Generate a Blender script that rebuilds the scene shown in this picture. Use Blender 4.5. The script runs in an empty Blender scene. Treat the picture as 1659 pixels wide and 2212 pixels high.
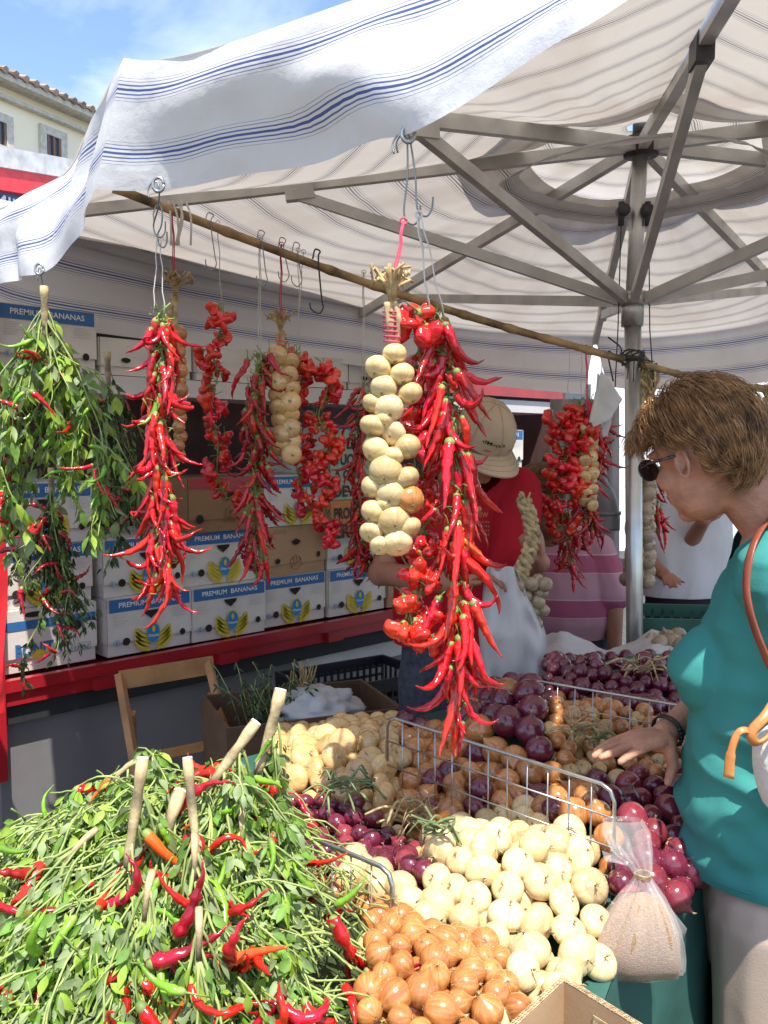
import bpy, bmesh, math, random
import numpy as np
from mathutils import Vector, Matrix, Quaternion, noise
R = math.radians
scene = bpy.context.scene
COL = scene.collection
# ------------------------------------------------------------------ camera
CAMZ = 1.55; PITCH = R(4.14); F = 1950.0
cam_d = bpy.data.cameras.new('camera'); cam = bpy.data.objects.new('camera', cam_d); COL.objects.link(cam)
cam.location = (0, 0, CAMZ); cam.rotation_euler = (R(90) - PITCH, 0, 0)
cam_d.sensor_fit = 'VERTICAL'; cam_d.sensor_height = 36; cam_d.lens = F/2212*36
cam_d.clip_start = .05; cam_d.clip_end = 2000
scene.camera = cam
# ------------------------------------------------------------------ sun, sky, exposure
SUN_EL = R(66); SUN_AZ = math.atan2(.28, -.96)      # azimuth as atan2(x, y)
scene.view_settings.view_transform = 'Standard'; scene.view_settings.look = 'None'
scene.view_settings.exposure = 0.95; scene.view_settings.gamma = 1
sd = Vector((math.sin(SUN_AZ)*math.cos(SUN_EL), math.cos(SUN_AZ)*math.cos(SUN_EL), math.sin(SUN_EL)))
sl = bpy.data.lights.new('sun', 'SUN'); so = bpy.data.objects.new('sun', sl); COL.objects.link(so)
sl.energy = 4.6; sl.angle = R(.53); sl.color = (1, .955, .88)
so.rotation_euler = (-sd).to_track_quat('-Z', 'Y').to_euler(); so.location = (0, -3, 8)
w = bpy.data.worlds.new('World'); scene.world = w; w.use_nodes = True
nt = w.node_tree; nt.nodes.clear()
out = nt.nodes.new('ShaderNodeOutputWorld'); bg = nt.nodes.new('ShaderNodeBackground')
sky = nt.nodes.new('ShaderNodeTexSky'); sky.sky_type = 'NISHITA'; sky.sun_disc = False
sky.sun_elevation = SUN_EL; sky.sun_rotation = SUN_AZ; sky.dust_density = .8; sky.ozone_density = 2
bg.inputs[1].default_value = .15
tc = nt.nodes.new('ShaderNodeTexCoord'); mp = nt.nodes.new('ShaderNodeMapping'); mp.inputs['Scale'].default_value = (1, 1, 2.6)
nz = nt.nodes.new('ShaderNodeTexNoise'); nz.inputs['Scale'].default_value = 2.1; nz.inputs['Detail'].default_value = 8; nz.inputs['Roughness'].default_value = .58; nz.inputs['Distortion'].default_value = .5
cr = nt.nodes.new('ShaderNodeValToRGB'); cr.color_ramp.elements[0].position = .47; cr.color_ramp.elements[1].position = .95
mix = nt.nodes.new('ShaderNodeMixRGB'); mix.inputs[2].default_value = (6.6, 6.9, 7.6, 1)
L = nt.links.new
L(tc.outputs['Generated'], mp.inputs[0]); L(mp.outputs[0], nz.inputs[0]); L(nz.outputs[0], cr.inputs[0]); L(cr.outputs[0], mix.inputs[0])
L(sky.outputs[0], mix.inputs[1]); L(mix.outputs[0], bg.inputs[0]); L(bg.outputs[0], out.inputs[0])

# ------------------------------------------------------------------ helpers
FWD = Vector((0, math.cos(PITCH), -math.sin(PITCH))); UP = Vector((0, math.sin(PITCH), math.cos(PITCH)))
def ray(px, py): return FWD + Vector((1, 0, 0))*((px-829.5)/F) + UP*((1106-py)/F)
def at(px, py, Y):
    d = ray(px, py); return Vector((0, 0, CAMZ)) + d*(Y/d.y)
def atz(px, py, z):
    d = ray(px, py); return Vector((0, 0, CAMZ)) + d*((z-CAMZ)/d.z)
def topx(p):
    v = Vector(p) - Vector((0, 0, CAMZ)); f = v.dot(FWD); return 829.5+F*v.x/f, 1106-F*v.dot(UP)/f
def rnd(a, b): return random.uniform(a, b)
def V(*a): return Vector(a)
class MB:
    def __init__(s): s.v = []; s.f = []; s.m = []; s.uv = {}
    def add(s, verts, faces, mi=0):
        b = len(s.v); s.v += [tuple(x) for x in verts]; s.f += [tuple(i+b for i in f) for f in faces]; s.m += [mi]*len(faces); return b
    def tube(s, pts, rad, n=8, mi=0, caps=True, flat=1.0):
        pts = [Vector(p) for p in pts]; k = len(pts)
        if not hasattr(rad, '__len__'): rad = [rad]*k
        vs = []; fs = []; ref = None
        for i, p in enumerate(pts):
            t = (pts[min(i+1, k-1)]-pts[max(i-1, 0)]).normalized()
            if t.length < .5: t = V(0, 0, 1)
            if ref is None: ref = t.orthogonal().normalized()
            ref = (ref - t*ref.dot(t))
            ref = ref.normalized() if ref.length > 1e-6 else t.orthogonal().normalized()
            b = t.cross(ref)
            for j in range(n):
                a = 2*math.pi*j/n; vs.append(p+(ref*math.cos(a)+b*math.sin(a)*flat)*rad[i])
        for i in range(k-1):
            for j in range(n):
                q = (j+1) % n; fs.append((i*n+j, i*n+q, (i+1)*n+q, (i+1)*n+j))
        if caps: fs.append(tuple(reversed(range(n)))); fs.append(tuple(range((k-1)*n, k*n)))
        s.add(vs, fs, mi)
    def box(s, c, size, mi=0, M=None):
        c = Vector(c); x, y, z = [q/2 for q in size]
        vs = [V(sx*x, sy*y, sz*z) for sz in (-1, 1) for sy in (-1, 1) for sx in (-1, 1)]
        if M: vs = [M @ v for v in vs]
        s.add([v+c for v in vs], [(0, 2, 3, 1), (4, 5, 7, 6), (0, 1, 5, 4), (1, 3, 7, 5), (3, 2, 6, 7), (2, 0, 4, 6)], mi)
    def bar(s, a, b, wd, ht, mi=0, up=(0, 0, 1)):
        a = Vector(a); b = Vector(b); t = (b-a).normalized(); sx = t.cross(Vector(up)).normalized(); uz = sx.cross(t)
        vs = [p+sx*i*wd/2+uz*j*ht/2 for p in (a, b) for i, j in ((-1, -1), (1, -1), (1, 1), (-1, 1))]
        s.add(vs, [(0, 1, 2, 3), (7, 6, 5, 4), (0, 4, 5, 1), (1, 5, 6, 2), (2, 6, 7, 3), (3, 7, 4, 0)], mi)
    def ell(s, c, r, rot=None, nu=14, nv=10, mi=0, fn=None):
        c = Vector(c); r = (r, r, r) if not hasattr(r, '__len__') else r
        vs = []; fs = []
        for i in range(nv+1):
            th = math.pi*i/nv
            for j in range(nu):
                ph = 2*math.pi*j/nu; d = V(math.sin(th)*math.cos(ph), math.sin(th)*math.sin(ph), math.cos(th))
                k = fn(d) if fn else 1
                p = V(d.x*r[0], d.y*r[1], d.z*r[2])*k
                if rot: p = rot @ p
                vs.append(p+c)
        for i in range(nv):
            for j in range(nu):
                q = (j+1) % nu; fs.append((i*nu+j, (i+1)*nu+j, (i+1)*nu+q, i*nu+q))
        s.add(vs, fs, mi)
    def lathe(s, prof, n=16, mi=0, M=None, split=None):
        vs = []; fs = []
        for (r, z) in prof:
            for j in range(n):
                a = 2*math.pi*j/n; p = V(r*math.cos(a), r*math.sin(a), z); vs.append(M @ p if M else p)
        b = len(s.v)
        for i in range(len(prof)-1):
            for j in range(n):
                q = (j+1) % n; fs.append((i*n+j, i*n+q, (i+1)*n+q, (i+1)*n+j))
        s.add(vs, fs, mi)
    def poly(s, pts, mi=0): s.add(pts, [tuple(range(len(pts)))], mi)
    def grid(s, P, mi=0, uv=None):
        n = len(P); k = len(P[0]); b = s.add([p for row in P for p in row], [(i*k+j, i*k+j+1, (i+1)*k+j+1, (i+1)*k+j) for i in range(n-1) for j in range(k-1)], mi)
        if uv:
            for i in range(n):
                for j in range(k): s.uv[b+i*k+j] = uv[i][j]
    def build(s, name, mats, parent=None, smooth=True, label=None, cat=None, group=None, kind=None, origin=None, weld=False):
        mats = mats if isinstance(mats, (list, tuple)) else [mats]
        if parent is not None: o0 = parent_world(parent)
        elif origin is not None: o0 = Vector(origin)
        else:
            A = np.array(s.v); o0 = Vector(((A[:, 0].min()+A[:, 0].max())/2, (A[:, 1].min()+A[:, 1].max())/2, A[:, 2].min()))
        me = bpy.data.meshes.new(name); A = np.array(s.v, dtype=float)-np.array(o0)
        me.from_pydata(A.tolist(), [], s.f)
        if s.uv:
            ul = me.uv_layers.new(name='UVMap')
            for l in me.loops: ul.data[l.index].uv = s.uv.get(l.vertex_index, (0, 0))
        for m in mats: me.materials.append(m)
        me.polygons.foreach_set('material_index', s.m)
        me.polygons.foreach_set('use_smooth', [smooth]*len(s.f)); me.update()
        if weld:
            bm = bmesh.new(); bm.from_mesh(me); bmesh.ops.remove_doubles(bm, verts=bm.verts, dist=1e-5); bm.to_mesh(me); bm.free()
        o = bpy.data.objects.new(name, me); COL.objects.link(o)
        if parent is not None: o.parent = parent
        else: o.location = o0
        tag(o, label, cat, group, kind)
        return o
def parent_world(p):
    v = Vector(p.location)
    while p.parent is not None: p = p.parent; v = v + Vector(p.location)
    return v
def tag(o, label=None, cat=None, group=None, kind=None):
    if label: o['label'] = label
    if cat: o['category'] = cat
    if group: o['group'] = group
    if kind: o['kind'] = kind
    return o
def thing(name, loc, label, cat, group=None):
    o = bpy.data.objects.new(name, None); COL.objects.link(o); o.location = loc; o.empty_display_size = .05
    return tag(o, label, cat, group)
def inst(name, me, loc, rot=None, sc=1.0, parent=None, label=None, cat=None, group=None):
    """an object sharing a mesh; loc in world space"""
    o = bpy.data.objects.new(name, me); COL.objects.link(o)
    M = (rot.to_matrix().to_4x4() if isinstance(rot, Quaternion) else rot.to_4x4()) if rot is not None else Matrix.Identity(4)
    s = (sc, sc, sc) if not hasattr(sc, '__len__') else sc
    base = Vector(loc) - (parent_world(parent) if parent is not None else V(0, 0, 0))
    o.matrix_basis = Matrix.Translation(base) @ M @ Matrix.Diagonal((*s, 1))
    if parent is not None: o.parent = parent
    return tag(o, label, cat, group)
def sub(name, me, parent):
    o = bpy.data.objects.new(name, me); COL.objects.link(o); o.parent = parent; return o
def crom(pts, n):
    """catmull-rom through pts (vectors), n samples per span"""
    pts = [Vector(p) for p in pts]; P = [pts[0]*2-pts[1]]+pts+[pts[-1]*2-pts[-2]]; o = []
    for i in range(1, len(P)-2):
        a, b, c, d = P[i-1:i+3]
        for k in range(n):
            t = k/n; o.append(.5*((2*b)+(c-a)*t+(2*a-5*b+4*c-d)*t*t+(3*b-a-3*c+d)*t**3))
    o.append(pts[-1]); return o
def resample(pts, n):
    L = [0]
    for a, b in zip(pts, pts[1:]): L.append(L[-1]+(b-a).length)
    o = []; j = 0
    for i in range(n):
        t = L[-1]*i/(n-1)
        while j < len(L)-2 and L[j+1] < t: j += 1
        u = (t-L[j])/max(1e-9, L[j+1]-L[j]); o.append(pts[j].lerp(pts[j+1], min(1, u)))
    return o
# ------------------------------------------------------------------ materials
def nodes(name):
    m = bpy.data.materials.new(name); m.use_nodes = True; t = m.node_tree; b = t.nodes['Principled BSDF']; return m, t, b, t.nodes.new, t.links.new
def mat(name, col, rough=.6, metal=0, var=.12, scale=12, bump=0, bscale=60, spec=.5, rand=0.0, coat=0, trans=0, alpha=1, sss=0, col2=None, detail=5):
    """principled with noise-varied colour (object coords), per-object random value shift"""
    m, t, b, N, K = nodes(name)
    tc = N('ShaderNodeTexCoord'); nz = N('ShaderNodeTexNoise'); nz.inputs['Scale'].default_value = scale; nz.inputs['Detail'].default_value = detail
    K(tc.outputs['Object'], nz.inputs[0])
    cr = N('ShaderNodeValToRGB'); c2 = col2 or tuple(max(0, c*(1-var*2)) for c in col)
    cr.color_ramp.elements[0].color = (*c2, 1); cr.color_ramp.elements[1].color = (*[min(1, c*(1+var*.5)) for c in col], 1)
    cr.color_ramp.elements[0].position = .3; cr.color_ramp.elements[1].position = .62
    K(nz.outputs[0], cr.inputs[0]); last = cr.outputs[0]
    if rand:
        oi = N('ShaderNodeObjectInfo'); h = N('ShaderNodeHueSaturation'); mr = N('ShaderNodeMapRange'); mr.inputs[3].default_value = 1-rand; mr.inputs[4].default_value = 1+rand*.6
        K(oi.outputs['Random'], mr.inputs[0]); K(mr.outputs[0], h.inputs['Value']); K(last, h.inputs['Color'])
        m2 = N('ShaderNodeMath'); m2.operation = 'MULTIPLY'; m2.inputs[1].default_value = 7.31; fr = N('ShaderNodeMath'); fr.operation = 'FRACT'; K(oi.outputs['Random'], m2.inputs[0]); K(m2.outputs[0], fr.inputs[0])
        mh = N('ShaderNodeMapRange'); mh.inputs[3].default_value = .5-rand*.02; mh.inputs[4].default_value = .5+rand*.03; K(fr.outputs[0], mh.inputs[0]); K(mh.outputs[0], h.inputs['Hue'])
        last = h.outputs[0]
    K(last, b.inputs['Base Color'])
    b.inputs['Roughness'].default_value = rough; b.inputs['Metallic'].default_value = metal; b.inputs['Specular IOR Level'].default_value = spec
    if coat: b.inputs['Coat Weight'].default_value = coat; b.inputs['Coat Roughness'].default_value = .08
    if sss: b.inputs['Subsurface Weight'].default_value = sss; b.inputs['Subsurface Radius'].default_value = (.02, .008, .004); b.inputs['Subsurface Scale'].default_value = .3
    if bump:
        nb = N('ShaderNodeTexNoise'); nb.inputs['Scale'].default_value = bscale; nb.inputs['Detail'].default_value = 4; K(tc.outputs['Object'], nb.inputs[0])
        bp = N('ShaderNodeBump'); bp.inputs['Strength'].default_value = bump; bp.inputs['Distance'].default_value = .01; K(nb.outputs[0], bp.inputs['Height']); K(bp.outputs[0], b.inputs['Normal'])
    if trans:
        o = t.nodes['Material Output']; mx = N('ShaderNodeMixShader'); tr = N('ShaderNodeBsdfTranslucent'); mx.inputs[0].default_value = trans
        K(last, tr.inputs[0]); K(b.outputs[0], mx.inputs[1]); K(tr.outputs[0], mx.inputs[2]); K(mx.outputs[0], o.inputs[0])
    if alpha < 1:
        o = t.nodes['Material Output']; mx = N('ShaderNodeMixShader'); tp = N('ShaderNodeBsdfTransparent'); mx.inputs[0].default_value = alpha
        src = o.inputs[0].links[0].from_socket; K(tp.outputs[0], mx.inputs[1]); K(src, mx.inputs[2]); K(mx.outputs[0], o.inputs[0])
    return m
def stripe_fabric(name='striped_canvas', sc=(.10, .14, .36), tr_=.30, k_=1.0):
    m, t, b, N, K = nodes(name)
    uv = N('ShaderNodeUVMap'); sp = N('ShaderNodeSeparateXYZ'); K(uv.outputs[0], sp.inputs[0])
    nz = N('ShaderNodeTexNoise'); nz.inputs['Scale'].default_value = 3; K(uv.outputs[0], nz.inputs[0])
    ad = N('ShaderNodeMath'); ad.operation = 'MULTIPLY_ADD'; ad.inputs[1].default_value = .006; K(nz.outputs[0], ad.inputs[0]); K(sp.outputs[1], ad.inputs[2])
    dv = N('ShaderNodeMath'); dv.operation = 'DIVIDE'; dv.inputs[1].default_value = .14; K(ad.outputs[0], dv.inputs[0])
    fr = N('ShaderNodeMath'); fr.operation = 'FRACT'; K(dv.outputs[0], fr.inputs[0])
    cr = N('ShaderNodeValToRGB'); cr.color_ramp.interpolation = 'CONSTANT'; e = cr.color_ramp.elements
    e[0].position = 0; e[0].color = (0, 0, 0, 1); e[1].position = .999; e[1].color = (0, 0, 0, 1)
    for c, wd, k in ((.31, .008, .7), (.36, .014, .8), (.42, .026, .95), (.49, .036, 1), (.56, .026, .95), (.62, .014, .8), (.67, .008, .7)):
        k *= k_; x = e.new(c-wd/2); x.color = (k, k, k, 1); x = e.new(c+wd/2); x.color = (0, 0, 0, 1)
    K(fr.outputs[0], cr.inputs[0])
    n2 = N('ShaderNodeTexNoise'); n2.inputs['Scale'].default_value = 2.2; n2.inputs['Detail'].default_value = 9; K(uv.outputs[0], n2.inputs[0])
    st = N('ShaderNodeValToRGB'); st.color_ramp.elements[0].position = .38; st.color_ramp.elements[0].color = (.76, .73, .71, 1); st.color_ramp.elements[1].position = .56; st.color_ramp.elements[1].color = (.86, .86, .86, 1); K(n2.outputs[0], st.inputs[0])
    mx = N('ShaderNodeMixRGB'); K(cr.outputs[0], mx.inputs[0]); K(st.outputs[0], mx.inputs[1]); mx.inputs[2].default_value = (*sc, 1)
    K(mx.outputs[0], b.inputs['Base Color']); b.inputs['Roughness'].default_value = .8; b.inputs['Specular IOR Level'].default_value = .15
    wv = N('ShaderNodeTexNoise'); wv.inputs['Scale'].default_value = 260; K(uv.outputs[0], wv.inputs[0])
    w2 = N('ShaderNodeTexNoise'); w2.inputs['Scale'].default_value = 7; w2.inputs['Detail'].default_value = 4; K(uv.outputs[0], w2.inputs[0])
    b1 = N('ShaderNodeBump'); b1.inputs['Strength'].default_value = .12; b1.inputs['Distance'].default_value = .004; K(wv.outputs[0], b1.inputs['Height'])
    b2 = N('ShaderNodeBump'); b2.inputs['Strength'].default_value = .28; b2.inputs['Distance'].default_value = .03; K(w2.outputs[0], b2.inputs['Height']); K(b1.outputs[0], b2.inputs['Normal']); K(b2.outputs[0], b.inputs['Normal'])
    tr = N('ShaderNodeBsdfTranslucent'); tint = N('ShaderNodeMixRGB'); tint.blend_type = 'MULTIPLY'; tint.inputs[0].default_value = 1; K(mx.outputs[0], tint.inputs[1]); tint.inputs[2].default_value = (.80, .72, .62, 1)
    K(tint.outputs[0], tr.inputs[0]); ms = N('ShaderNodeMixShader'); ms.inputs[0].default_value = tr_
    K(b.outputs[0], ms.inputs[1]); K(tr.outputs[0], ms.inputs[2]); K(ms.outputs[0], t.nodes['Material Output'].inputs[0])
    return m
M = {}
M['canvas'] = stripe_fabric(); M['canvas_roof'] = stripe_fabric('roof_canvas', (.15, .15, .21), .27, .8)  # roof copy of the same cloth; greyer stripes put the backlight into the colour
M['alu'] = mat('painted_metal', (.52, .50, .46), .42, .25, var=.12, scale=9, bump=.05)
M['steel'] = mat('galvanised_steel', (.45, .45, .43), .3, .9, var=.1, scale=30)
M['pole'] = mat('pole_metal', (.55, .54, .51), .3, .7, var=.15, scale=6)
M['darkmetal'] = mat('dark_metal', (.06, .06, .06), .5, .4)
M['wire'] = mat('hook_wire', (.3, .31, .31), .35, .85)
M['bamboo'] = mat('bamboo_cane', (.36, .23, .10), .5, var=.4, scale=14, bump=.15, bscale=40)
M['twine'] = mat('white_twine', (.7, .66, .58), .8)
M['pinktwine'] = mat('pink_twine', (.75, .05, .12), .6)
M['red'] = mat('chilli_skin', (.58, .008, .012), .2, spec=.5, coat=.25, var=.3, scale=25, rand=.22, bump=.12, bscale=70)
M['darkred'] = mat('ripe_chilli_skin', (.36, .005, .013), .24, coat=.25, var=.3, scale=25, rand=.3, bump=.22, bscale=60)
M['orange'] = mat('orange_chilli_skin', (.75, .12, .01), .22, coat=.25, var=.2, scale=25, rand=.15, col2=(.62, .03, .01))
M['greenchilli'] = mat('green_chilli_skin', (.16, .34, .02), .25, coat=.2, var=.25, scale=18, rand=.3, bump=.1)
M['bishop'] = mat('pepper_skin', (.62, .012, .010), .2, coat=.3, var=.25, scale=14, rand=.25, col2=(.45, .008, .01), bump=.08, bscale=30)
M['stalkgreen'] = mat('fresh_stalk', (.20, .27, .06), .6, var=.2, rand=.3)
M['leafA'] = mat('leaf_green', (.18, .34, .05), .55, var=.25, scale=30, trans=.35, rand=.15)
M['leafB'] = mat('leaf_grey_green', (.27, .35, .15), .6, var=.22, scale=30, trans=.3, rand=.15)
M['leafC'] = mat('leaf_yellow_green', (.35, .52, .06), .55, var=.2, scale=30, trans=.4, rand=.15)
M['leafD'] = mat('leaf_dark', (.06, .09, .03), .6, var=.25, scale=30, trans=.2, rand=.2)  # dark dried leaves; also shade put into the colour of shaded plants
M['stem'] = mat('plant_stem', (.30, .37, .11), .65, var=.25, scale=30)
M['bark'] = mat('woody_stalk', (.38, .29, .15), .75, var=.45, scale=22, bump=.35, bscale=70)
M['cutwood'] = mat('cut_wood', (.78, .74, .62), .8, var=.08)
M['raffia'] = mat('dry_raffia', (.45, .33, .16), .8, var=.3, scale=60)
M['rawood'] = mat('pine_wood', (.42, .20, .07), .5, var=.2, scale=9, bump=.1)
M['card'] = mat('cardboard', (.42, .26, .14), .85, var=.08, scale=7, bump=.05, bscale=120)
M['cardedge'] = mat('cardboard_edge', (.52, .36, .20), .9, var=.3, scale=160)
M['darkcard'] = mat('brown_cardboard', (.28, .15, .07), .85, var=.08, scale=7)
M['carton'] = mat('white_carton', (.64, .60, .55), .7, var=.10, scale=6, bump=.04, bscale=50)
M['blue'] = mat('blue_print', (.025, .13, .34), .6, var=.06)
M['lblue'] = mat('light_blue_print', (.02, .22, .50), .6, var=.05)
M['yellow'] = mat('yellow_print', (.62, .50, .03), .6, var=.12, scale=30)
M['olive'] = mat('olive_print', (.20, .20, .04), .6)
M['whiteprint'] = mat('white_print', (.75, .75, .73), .7, var=.03)
M['greyprint'] = mat('grey_print', (.36, .38, .42), .7)
M['black'] = mat('black_print', (.015, .015, .012), .6)
M['hole'] = mat('hole_dark', (.018, .014, .01), .9)  # flat near-black put on the face for the shade inside hand holes
M['redpaint'] = mat('red_vehicle_paint', (.36, .012, .02), .3, coat=.4, var=.12, scale=5)
M['whitepanel'] = mat('white_vehicle_panel', (.58, .55, .53), .4, var=.06, scale=3)
M['greypanel'] = mat('grey_vehicle_panel', (.20, .19, .19), .5, var=.12, scale=3)
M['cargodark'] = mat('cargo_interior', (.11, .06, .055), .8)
M['rubber'] = mat('rubber', (.02, .02, .02), .8)
M['greencloth'] = mat('green_tablecloth', (.025, .10, .08), .75, var=.2, scale=5, bump=.3, bscale=12)
M['asphalt'] = mat('asphalt', (.07, .07, .07), .9, var=.3, scale=30, bump=.3, bscale=90)
M['plastic_white'] = mat('thin_white_plastic', (.75, .73, .72), .35, trans=.45, var=.04)
M['paper'] = mat('white_paper', (.72, .70, .68), .8, trans=.3, var=.05)
M['blackplastic'] = mat('black_plastic', (.015, .016, .02), .45)
M['greenplastic'] = mat('green_plastic', (.02, .09, .06), .45)
M['signgreen'] = mat('pale_sign_card', (.30, .38, .28), .7, var=.06)
M['signorange'] = mat('orange_sign_card', (.55, .20, .05), .7, var=.06)
# ================================================================== ground and street
mb = MB(); mb.grid([[V(x, y, 0) for x in (-300, -20, 0, 20, 300)] for y in (-60, -5, 6, 40, 600)]); mb.build('ground', M['asphalt'], smooth=False, kind='structure')
# far pale building seen over the stalls, top left
M['plaster'] = mat('cream_plaster', (.95, .85, .64), .9, var=.05, scale=.6)
M['stone'] = mat('grey_stone_trim', (.58, .55, .46), .85)
M['tiles'] = mat('roof_tiles', (.30, .22, .17), .85, var=.3, scale=3)
M['glass'] = mat('window_glass', (.05, .07, .09), .1, spec=.8)
M['shutter'] = mat('brown_window_wood', (.24, .13, .08), .6)
a0 = at(-420, 5, 14.3); b0 = at(420, 372, 22.6); zt = 8.35
P0 = V(a0.x, a0.y, 0); P1 = V(b0.x, b0.y, 0); t = (P1-P0).normalized(); n = V(t.y, -t.x, 0)
bl = thing('building', P0.lerp(P1, .5), 'pale cream building with grey stone window surrounds and a tiled eave behind the stalls', 'building')
q = MB(); q.add([P0, P1, P1+V(0, 0, zt), P0+V(0, 0, zt), P0-n*10, P1-n*10, P1-n*10+V(0, 0, zt), P0-n*10+V(0, 0, zt)], [(0, 1, 2, 3), (5, 4, 7, 6), (1, 5, 6, 2), (4, 0, 3, 7), (3, 2, 6, 7)]); q.build('wall', M['plaster'], bl, False)
q = MB(); e = V(0, 0, zt+.02)
q.bar(P0+e+n*.18, P1+e+n*.18, .36, .12); q.bar(P0+e+V(0, 0, -.28)+n*.08, P1+e+V(0, 0, -.28)+n*.08, .14, .07); q.build('cornice', M['stone'], bl, False)
q = MB()
Lr = (P1-P0).length; k = int(Lr/.24)
q.add([P0+e+n*.40+V(0, 0, .06), P1+e+n*.40+V(0, 0, .06), P1-n*5+V(0, 0, zt+1.3), P0-n*5+V(0, 0, zt+1.3)], [(0, 1, 2, 3)])
for i in range(k):
    a = P0+t*(.24*i)+e+n*.42+V(0, 0, .08); q.tube([a, a-n*2.4+V(0, 0, .6)], .07, 6)
q.build('roof', M['tiles'], bl, False)
def facade_window(px0, px1, py0, py1):
    def hit(px, py):
        d = ray(px, py); o = V(0, 0, CAMZ); k = (P0-o).dot(n)/d.dot(n); return o+d*k
    A = hit((px0+px1)/2, py0); B = hit((px0+px1)/2, py1); Lf = hit(px0, (py0+py1)/2); Rt = hit(px1, (py0+py1)/2)
    wd = (Rt-Lf).dot(t); c = Lf.lerp(Rt, .5); z0, z1 = B.z, A.z; zc = (z0+z1)/2; h = z1-z0; c.z = zc
    wn = MB(); g = .16
    for (du, dz, sx, sz) in ((0, h/2+g/2, wd+2*g, g), (0, -h/2-g/2, wd+2*g, g), (-wd/2-g/2, 0, g, h), (wd/2+g/2, 0, g, h)):
        cc = c+t*du+V(0, 0, dz)+n*.03; wn.bar(cc-t*sx/2, cc+t*sx/2, .07, sz)
    f = wn.build('window', M['stone'], bl, False)
    pn = MB(); pn.bar(c-t*wd/2+n*.01, c+t*wd/2+n*.01, .02, h); pn.build('pane', M['glass'], f, False)
    fr = MB(); 
    for du in (-wd/2+.04, 0, wd/2-.04): fr.bar(c+t*du+n*.03-V(0, 0, h/2), c+t*du+n*.03+V(0, 0, h/2), .06, .03, up=tuple(t))
    fr.build('frame', M['shutter'], f, False)
facade_window(97, 128, 296, 345); facade_window(-22, 10, 262, 312); facade_window(-160, -125, 225, 290)
# neighbouring stall van: white roof edge, red stripe, blue panel
A = at(-260, 265, 6.2); B = at(240, 355, 9.0)
van = thing('stall_van', V((A.x+B.x)/2, (A.y+B.y)/2, 0), 'red and white stall van with a blue lettered panel beyond the canopy, upper left', 'van')
def strip(name, pa, pb, mt, thick=.1, parent=None):
    """pa,pb = ((px,ytop,ybot,Y),...)"""
    q = MB(); (x0, a, b, Y0), (x1, c, d, Y1) = pa, pb
    p = [at(x0, b, Y0), at(x1, d, Y1), at(x1, c, Y1), at(x0, a, Y0)]; bk = V(-.35, .9, 0)*thick
    q.add(p+[v+bk for v in p], [(0, 1, 2, 3), (5, 4, 7, 6), (1, 5, 6, 2), (4, 0, 3, 7), (3, 2, 6, 7), (0, 4, 5, 1)]); return q.build(name, mt, parent, False)
strip('roof', (-260, 268, 317, 6.2), (300, 370, 410, 9), mat('pale_tarp', (.62, .62, .62), .7), 2.0, van)
strip('stripe', (-260, 317, 366, 6.22), (300, 410, 460, 9.02), mat('bright_red_paint', (.80, .05, .06), .4, rand=0), 2.0, van)
bp = strip('panel', (-260, 366, 420, 6.3), (300, 460, 520, 9.1), M['blue'], 2.0, van)
strip('body', (-260, 420, 1200, 6.3), (300, 520, 1100, 9.1), M['whitepanel'], 2.0, van)
# ================================================================== parasol canopy
HUB = at(1385, 318, 3.2); LOW = at(1367, 648, 3.15); FOOT = V(.90, 3.12, 0)
def W(px, py, Y): return at(px, py, Y)
rib_end = {'a': W(268, 138, 1.90), 'b': W(-60, 474, 3.2), 'c': W(775, 676, 4.75), 'h': W(1285, 735, 5.1), 'g': W(1745, 680, 4.9),
           'f': V(2.95, 3.1, 2.33), 'e': V(2.25, 1.75, 2.36), 'd': V(.56, 1.15, 2.35)}
order = ['a', 'b', 'c', 'h', 'g', 'f', 'e', 'd']
um = thing('parasol', FOOT, 'big market parasol with white canvas, blue pinstripes and grey ribs over the whole stall', 'parasol')
q = MB(); q.tube([FOOT, LOW+V(0, 0, -.02)], .029, 20); q.tube([LOW+V(0, 0, -.02), HUB+V(0, 0, .05)], .026, 20)
q.tube([FOOT, FOOT+V(0, 0, .03)], .25, 24)
q.build('pole', M['pole'], um)
q = MB(); q.tube([LOW+V(0, 0, -.09), LOW+V(0, 0, .02)], .038, 18); q.tube([LOW+V(0, 0, -.02), LOW+V(0, 0, .025)], .052, 18)
q.build('slider', M['pole'], um)
for s in (-1, 1):
    q = MB(); q.tube([LOW+V(.045*s, 0, .33), LOW+V(.045*s, 0, .25)], .011, 8); q.tube([LOW+V(.04*s, -.02, .3), LOW+V(.04*s, .02, .3)], .022, 10); q.build('pulley', M['darkmetal'], um)
q = MB(); q.tube([HUB+V(0, 0, -.03), HUB+V(0, 0, .03)], .06, 16); q.tube([HUB+V(0, 0, .03), HUB+V(0, 0, .12)], .03, 12); q.build('hub', M['darkmetal'], um)
q = MB()
for s, dz in ((-.045, 0), (.05, 0)):
    q.tube([LOW+V(s, 0, .25), LOW+V(s*1.15, -.01, -.1), LOW+V(s*1.4, -.03, -.3)], .0022, 5)
q.tube(crom([LOW+V(-.09, -.03, -.13), LOW+V(-.05, -.05, -.17), LOW+V(-.06, -.04, -.2), LOW+V(-.09, -.03, -.18), LOW+V(-.07, -.03, -.28)], 6), .003, 5)
q.build('cord', M['darkmetal'], um)
strut_t = {'a': .62, 'b': .60, 'c': .80, 'h': .75, 'g': .72, 'f': .72, 'e': .62, 'd': .60}
strut_px = {'a': (905, 305), 'b': (645, 398), 'd': (1508, 85)}
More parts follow.
